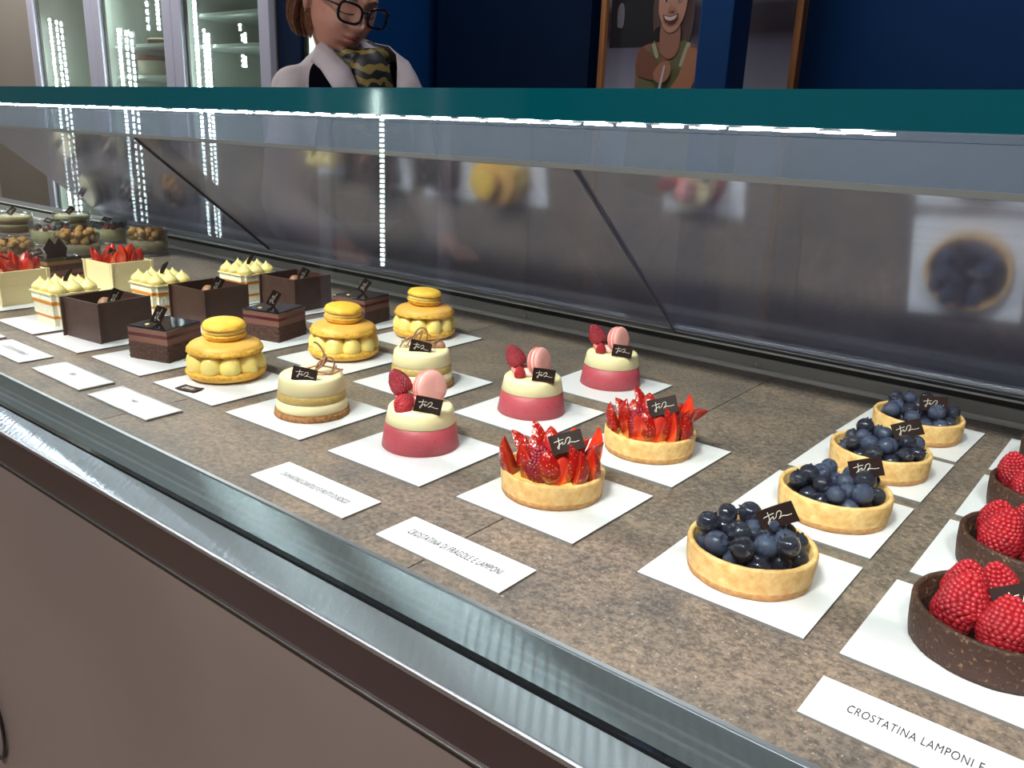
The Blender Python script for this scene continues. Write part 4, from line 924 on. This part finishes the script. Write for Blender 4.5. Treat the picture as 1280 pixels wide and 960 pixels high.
# ------------------------------------------------------------------ saleswoman
def capsule(bm, a, b_, ra, rb, seg=16, sq=1.0, up=None):
    """tapered limb between two joints"""
    a, b_ = Vector(a), Vector(b_); d = b_ - a; Ln = d.length; q = d.to_track_quat('Z', 'Y').to_matrix().to_4x4()
    prof = []
    for i in range(5): t_ = i / 4 * math.pi / 2; prof.append((max(ra * math.sin(t_), .0005), -ra * math.cos(t_)))
    for i in range(5): t_ = i / 4 * math.pi / 2; prof.append((max(rb * math.cos(t_), .0005), Ln + rb * math.sin(t_)))
    b2 = bmesh.new(); lathe(b2, prof, seg); bmesh.ops.transform(b2, matrix=Matrix.Translation(a) @ q, verts=b2.verts)
    me = bpy.data.meshes.new('t'); b2.to_mesh(me); b2.free(); bm.from_mesh(me); bpy.data.meshes.remove(me)
def ell(bm, c, r, rot=(0, 0, 0), seg=24):
    from mathutils import Euler
    bmesh.ops.create_uvsphere(bm, u_segments=seg, v_segments=seg // 2, radius=1, matrix=Matrix.Translation(c) @ Euler(rot).to_matrix().to_4x4() @ Matrix.Diagonal((*r, 1)))
def remesh(o, vox, it=2):
    m = o.modifiers.new('remesh', 'REMESH'); m.mode = 'VOXEL'; m.voxel_size = vox; m.use_smooth_shade = True
    s_ = o.modifiers.new('smooth', 'SMOOTH'); s_.factor = .5; s_.iterations = it
    bpy.context.view_layer.update(); me = bpy.data.meshes.new_from_object(o.evaluated_get(bpy.context.evaluated_depsgraph_get()))
    o.modifiers.clear(); old = o.data; o.data = me; bpy.data.meshes.remove(old)
    me.polygons.foreach_set('use_smooth', [True] * len(me.polygons))
def head_bm():
    """front faces -Y, origin at the head centre; x left/right"""
    bm = bmesh.new(); nu, nv = 150, 110
    G = lambda x, z, cx, cz, sx, sz: math.exp(-((x - cx) / sx) ** 2 - ((z - cz) / sz) ** 2)
    def pt(th, ph):   # th azimuth, ph from bottom pole
        sx, sy, sz = math.sin(ph) * math.sin(th), -math.sin(ph) * math.cos(th), -math.cos(ph)
        z = sz * .118; low = max(0, -sz)
        wx = .076 * (1 - .30 * low ** 1.6); x = sx * wx; wy = .096; y = sy * wy
        if sz < 0 and sy > 0: y *= 1 - .35 * low
        if sz > 0: x *= 1 - .05 * sz
        if sy < 0:
            f = min(1, (-sy) * 1.6)
            y = y * (1 - .08 * f)
            y -= f * (.024 * G(x, z, 0, -.026, .0105, .013) + .013 * G(x, z, 0, -.008, .0075, .024) + .007 * G(x, z, 0, .020, .010, .014))       # nose
            y -= f * (.006 * G(x, z, .013, -.030, .006, .006) + .006 * G(x, z, -.013, -.030, .006, .006))                                           # wings
            y += f * (.013 * G(x, z, .031, .003, .017, .012) + .013 * G(x, z, -.031, .003, .017, .012))                                              # sockets
            y -= f * (.008 * G(x, z, .031, .001, .014, .009) + .008 * G(x, z, -.031, .001, .014, .009))                                              # lids
            y -= f * (.006 * G(x, z, .028, .024, .022, .008) + .006 * G(x, z, -.028, .024, .022, .008))                                              # brows
            y -= f * (.007 * G(x, z, .040, -.028, .020, .018) + .007 * G(x, z, -.040, -.028, .020, .018))                                            # cheeks
            y -= f * (.0085 * G(x, z, 0, -.0535, .022, .0055) + .0085 * G(x, z, 0, -.0665, .019, .006)); y += f * .006 * G(x, z, 0, -.0600, .024, .0022)  # lips
            y -= f * .012 * G(x, z, 0, -.098, .020, .014); y += f * .005 * G(x, z, 0, -.080, .020, .007)                                             # chin
        return Vector((x, y, z))
    V = []
    for j in range(1, nv):
        V.append([bm.verts.new(pt(2 * math.pi * i / nu - math.pi, math.pi * j / nv)) for i in range(nu)])
    for j in range(len(V) - 1):
        for i in range(nu):
            f = bm.faces.new((V[j][i], V[j][(i + 1) % nu], V[j + 1][(i + 1) % nu], V[j + 1][i]))
    b0 = bm.verts.new(pt(0, 0)); t0 = bm.verts.new(pt(0, math.pi))
    for i in range(nu): bm.faces.new((b0, V[0][(i + 1) % nu], V[0][i])); bm.faces.new((t0, V[-1][i], V[-1][(i + 1) % nu]))
    return bm
BA = R(72); WX, WY = -1.735, 1.52                                          # feet position
wt = thing('person', 'saleswoman in a white shirt, black vest, striped scarf and dark glasses looking down', 'person', (WX, WY, FLOOR))
# body frame: faces -Y turned by BT_ toward the viewer's right
def P2L(v): return Vector(v) - Vector((WX, WY, FLOOR))
HR = Matrix.Rotation(R(80), 4, 'Z') @ Matrix.Rotation(R(4), 4, 'Y') @ Matrix.Rotation(R(20), 4, 'X') @ Matrix.Scale(1.08, 4)
HD = Vector((-1.595, 1.441, .524)) - HR @ Vector((0, -.108, .005))    # the bridge of the glasses fixes the head
HM = Matrix.Translation(P2L(HD)) @ HR
BM_ = Matrix.Rotation(BA, 4, 'Z')                          # body turned toward the camera
def B3(x, y, z): return BM_ @ Vector((x, y, z))
NB = P2L((WX, WY, 0))
def build_torso(bm, g=0.0, arms=True):
    c = Vector((NB.x, NB.y, 0))
    W = lambda x, y, z: c + B3(x, y - .02, 0) + Vector((0, 0, z + .06 * min(1, max(0, z - .5) / .5)))
    ell(bm, W(0, .03, 1.12), (.160 + g, .105 + g, .19 + g), (0, 0, BA)); ell(bm, W(0, .03, .92), (.140 + g, .10 + g, .16 + g), (0, 0, BA))
    ell(bm, W(.0, .02, 1.205), (.150 + g, .072 + g, .052 + g), (0, 0, BA))
    if arms:
        for s in (-1, 1):
            capsule(bm, W(s * .150, .03, 1.185), W(s * .205, .00, .93), .046 + g, .038 + g); capsule(bm, W(s * .205, .00, .93), W(s * .15, -.20, .86), .038 + g, .028 + g)
            capsule(bm, W(s * .055, .035, 1.215), W(s * .150, .03, 1.190), .036 + g, .046 + g)
    return W
bm = bmesh.new(); W = build_torso(bm)
capsule(bm, W(0, .02, 1.20), HM @ Vector((0, .025, -.06)), .060, .052)
for s in (-1, 1):
    capsule(bm, W(s * .08, .03, .84), W(s * .09, .03, .45), .085, .055); capsule(bm, W(s * .09, .03, .45), W(s * .09, .04, .08), .055, .036); capsule(bm, W(s * .09, .04, .04), W(s * .10, -.10, .03), .035, .028)
    hb = W(s * .15, -.20, .86); capsule(bm, hb, W(s * .14, -.27, .845), .026, .022)
    for k in range(4): capsule(bm, W(s * (.125 + .016 * k), -.285, .845), W(s * (.122 + .017 * k), -.345 + .006 * abs(k - 1.5), .825), .0085, .0070, 10)
    capsule(bm, W(s * .125, -.24, .85), W(s * .095, -.29, .835), .010, .008, 10)
hb = head_bm(); bmesh.ops.transform(hb, matrix=HM, verts=hb.verts); me = bpy.data.meshes.new('h'); hb.to_mesh(me); hb.free(); bm.from_mesh(me); bpy.data.meshes.remove(me)
for s in (-1, 1):
    b2 = bmesh.new(); ell(b2, (s * .078, .012, -.004), (.010, .018, .031), (R(-12), 0, R(s * 25))); bmesh.ops.transform(b2, matrix=HM, verts=b2.verts); me = bpy.data.meshes.new('e'); b2.to_mesh(me); b2.free(); bm.from_mesh(me); bpy.data.meshes.remove(me)
body = obj('body', bm, 'skin', wt); remesh(body, .0034, 1)
def hpart(name, bm, m, smooth=True):
    bmesh.ops.transform(bm, matrix=HM, verts=bm.verts); return obj(name, bm, m, wt, smooth=smooth)
def front_y(x, z):
    G = lambda cx, cz, sx, sz: math.exp(-((x - cx) / sx) ** 2 - ((z - cz) / sz) ** 2)
    low = max(0, -z / .118); wx = .076 * (1 - .3 * low ** 1.6); q = max(0, 1 - (x / wx) ** 2 - (z / .118) ** 2)
    return -.096 * .92 * math.sqrt(q)
bm = bmesh.new()
for (cz, h_, w_, off) in ((-.0540, .0042, .021, .0072), (-.0655, .0048, .018, .0072)):
    tube(bm, [(-w_ + 2 * w_ * k / 14, front_y(-w_ + 2 * w_ * k / 14, cz) - off * math.exp(-((-w_ + 2 * w_ * k / 14) / .020) ** 2) - .0002, cz - .001 * math.cos(k / 14 * 6.28)) for k in range(15)], lambda t_: .0008 + h_ * .75 * math.sin(math.pi * t_), 8)
hpart('lips', bm, 'lips')
bm = bmesh.new()
for s in (-1, 1):
    tube(bm, [(s * (.014 + .034 * k / 10), front_y(s * (.014 + .034 * k / 10), .0) + .0010, -.0060 - .0035 * math.sin(math.pi * k / 10)) for k in range(11)], .0012, 6)
hpart('eyelashes', bm, 'glframe')
bm = bmesh.new()
for s in (-1, 1):
    tube(bm, [(s * (.012 + .038 * k / 10), front_y(s * (.012 + .038 * k / 10), .024) - .0035, .021 + .006 * math.sin(math.pi * k / 10)) for k in range(11)], lambda t_: .0010 + .0012 * math.sin(math.pi * t_), 6)
hpart('eyebrows', bm, 'hair')
# glasses
GY = -.108
gl = None; bm = bmesh.new(); lens = bmesh.new()
for s in (-1, 1):
    pts = []
    for k in range(36):
        a = 2 * math.pi * k / 36; ca, sa = math.cos(a), math.sin(a); rx, rz = .0265, .0205
        x = s * .034 + rx * math.copysign(abs(ca) ** .62, ca); z = -.002 + rz * math.copysign(abs(sa) ** .72, sa); z += .003 * ((x * s - .034) / .0265) if sa > 0 else 0
        pts.append(Vector((x, GY + .30 * max(0, abs(x) - .01) ** 1.15, z)))
    tube(bm, pts, .0031, 8, True); lens.faces.new([lens.verts.new(p) for p in pts])
    tube(bm, [(s * .060, GY + .010, .008), (s * .074, GY + .022, .009), (s * .0775, -.04, .006), (s * .080, .012, .004), (s * .079, .030, -.010)], .0022, 8)
tube(bm, catmull([(-.009, GY, .004), (0, GY - .003, .007), (.009, GY, .004)], 5), .0024, 8)
g_o = hpart('glasses', bm, 'glframe'); lo = hpart('lens', lens, 'lens', False); lo.parent = g_o
# hair: scalp cap with a lock falling behind the ear
bm = bmesh.new(); nu, nv = 72, 40; V = []
for j in range(nv + 1):
    ph = math.pi * j / nv * .78; row = []
    for i in range(nu):
        th = 2 * math.pi * i / nu; sx, sy, sz = math.sin(ph) * math.sin(th), -math.sin(ph) * math.cos(th), math.cos(ph)
        face = max(0, -sy); lim = .52 if face > .25 else 1.0
        k = min(1, 1.0); z = sz
        if face > .05 and sz < .66: z = .66 + (sz - .66) * max(0.0, 1 - face * 5)
        r_ = 1 + .018 * math.sin(th * 23 + ph * 3)
        x = sx * .083 * r_; y = sy * .103 * r_ + .006
        if z != sz: k = math.sqrt(max(.05, 1 - min(.97, z) ** 2)) / max(.05, math.sqrt(1 - min(.999, abs(sz)) ** 2)); x *= min(1, k * 1.04); y *= min(1, k * 1.04)
        if z != sz: y = y * 1.0
        row.append(bm.verts.new((x, y, z * .126 + .004)))
    V.append(row)
for j in range(nv):
    for i in range(nu):
        try: bm.faces.new((V[j][i], V[j][(i + 1) % nu], V[j + 1][(i + 1) % nu], V[j + 1][i]))
        except ValueError: pass
hair = hpart('hair', bm, 'hair')
bm = bmesh.new(); g = jit(5)
for k in range(34):
    a = g.uniform(-1, 1); b_ = g.uniform(-1, 1); x0 = -.070 + .016 * a * .6
    tube(bm, catmull([(x0 + .004, .020 + .020 * b_, .070), (x0 - .010, .030 + .020 * b_, .030), (x0 - .014 + .004 * a, .040 + .022 * b_, -.020), (x0 - .006 + .006 * a, .048 + .020 * b_, -.065), (x0 + .012 + .004 * a, .050 + .015 * b_, -.098)], 4), lambda t_: .0050 * (1 - .65 * t_), 6)
hl = hpart('ponytail', bm, 'hair')
bm = bmesh.new(); ell(bm, (-.081, .006, -.036), (.0022,) * 3, seg=10); hpart('earring', bm, 'alu')
# shirt, vest, collar, scarf
bm = bmesh.new(); build_torso(bm, .014); sh = obj('shirt', bm, 'shirt', wt); remesh(sh, .008, 14)
bm = bmesh.new(); 
for s in (-1, 1):
    ell(bm, W(s * .070, -.010, 1.08), (.062, .112, .165), (0, 0, BA)); ell(bm, W(s * .090, -.038, 1.190), (.048, .088, .082), (0, 0, BA))
ell(bm, W(0, .03, .93), (.157, .118, .15), (0, 0, BA))
vs_ = obj('vest', bm, 'vest', wt); remesh(vs_, .007, 3)
# trousers
bm = bmesh.new(); 
for s in (-1, 1): capsule(bm, W(s * .08, .03, .84), W(s * .09, .03, .45), .100, .072); capsule(bm, W(s * .09, .03, .45), W(s * .09, .04, .12), .072, .060)
tr = obj('trousers', bm, 'vest', wt); remesh(tr, .010, 2)
# collar leaves
for s in (-1, 1):
    bm = bmesh.new(); pts = [((.035, .095, 1.315), (.055, .112, 1.270)), ((.074, .050, 1.318), (.102, .058, 1.262)), ((.090, -.005, 1.308), (.122, -.012, 1.258)), ((.084, -.060, 1.285), (.128, -.088, 1.236)), ((.064, -.108, 1.252), (.120, -.148, 1.190)), ((.052, -.132, 1.200), (.070, -.156, 1.150))]
    vv = [[bm.verts.new(W(s * a[0], a[1], a[2])), bm.verts.new(W(s * (a[0] + b_[0]) / 2, (a[1] + b_[1]) / 2 - .010, (a[2] + b_[2]) / 2 + .008)), bm.verts.new(W(s * b_[0], b_[1], b_[2]))] for a, b_ in pts]
    for i in range(len(vv) - 1):
        for k in range(2): bm.faces.new((vv[i][k], vv[i][k + 1], vv[i + 1][k + 1], vv[i + 1][k]))
    bmesh.ops.subdivide_edges(bm, edges=bm.edges[:], cuts=2, use_grid_fill=True, smooth=.6)
    r = bmesh.ops.solidify(bm, geom=bm.faces[:], thickness=.003); obj('collar', bm, 'shirt', wt)
# scarf
bm = bmesh.new(); nk = [W(0, .01, 1.255), W(0, .0, 1.285)]
for q, (zc, ra, tilt) in enumerate(((1.292, .064, .030), (1.268, .070, .045), (1.238, .074, .06))):
    tube(bm, [W(ra * math.sin(a), -.008 - ra * 1.0 * math.cos(a), zc - tilt * math.cos(a) * .6 + .004 * math.sin(3 * a + q)) for a in [2 * math.pi * k / 40 for k in range(40)]], .0185, 8, True)
ell(bm, W(0, -.088, 1.190), (.062, .046, .105), (0, 0, BA))
for s in (-1, 1): capsule(bm, W(0, -.100, 1.235), W(s * .030, -.112, 1.12), .030, .030)
so = obj('scarf', bm, 'scarf', wt); remesh(so, .006, 2)

# ------------------------------------------------------------------ cord hanging in front of the counter panel
bm = bmesh.new(); tube(bm, catmull([(-0.9655, 0.2775, -0.3433), (-0.9504, 0.2775, -0.3722), (-0.9389, 0.2775, -0.4069), (-0.9423, 0.2775, -0.4416), (-0.9632, 0.2775, -0.4682), (-0.9851, 0.2775, -0.4497), (-0.9921, 0.2775, -0.4011), (-0.9828, 0.2775, -0.3548), (-0.9655, 0.2775, -0.3433)], 8)[:-1], .0019, 8, True)
tag(obj('cord_loop', bm, 'black'), 'thin black cord loop hanging before the taupe counter front, lower left corner', 'cord')
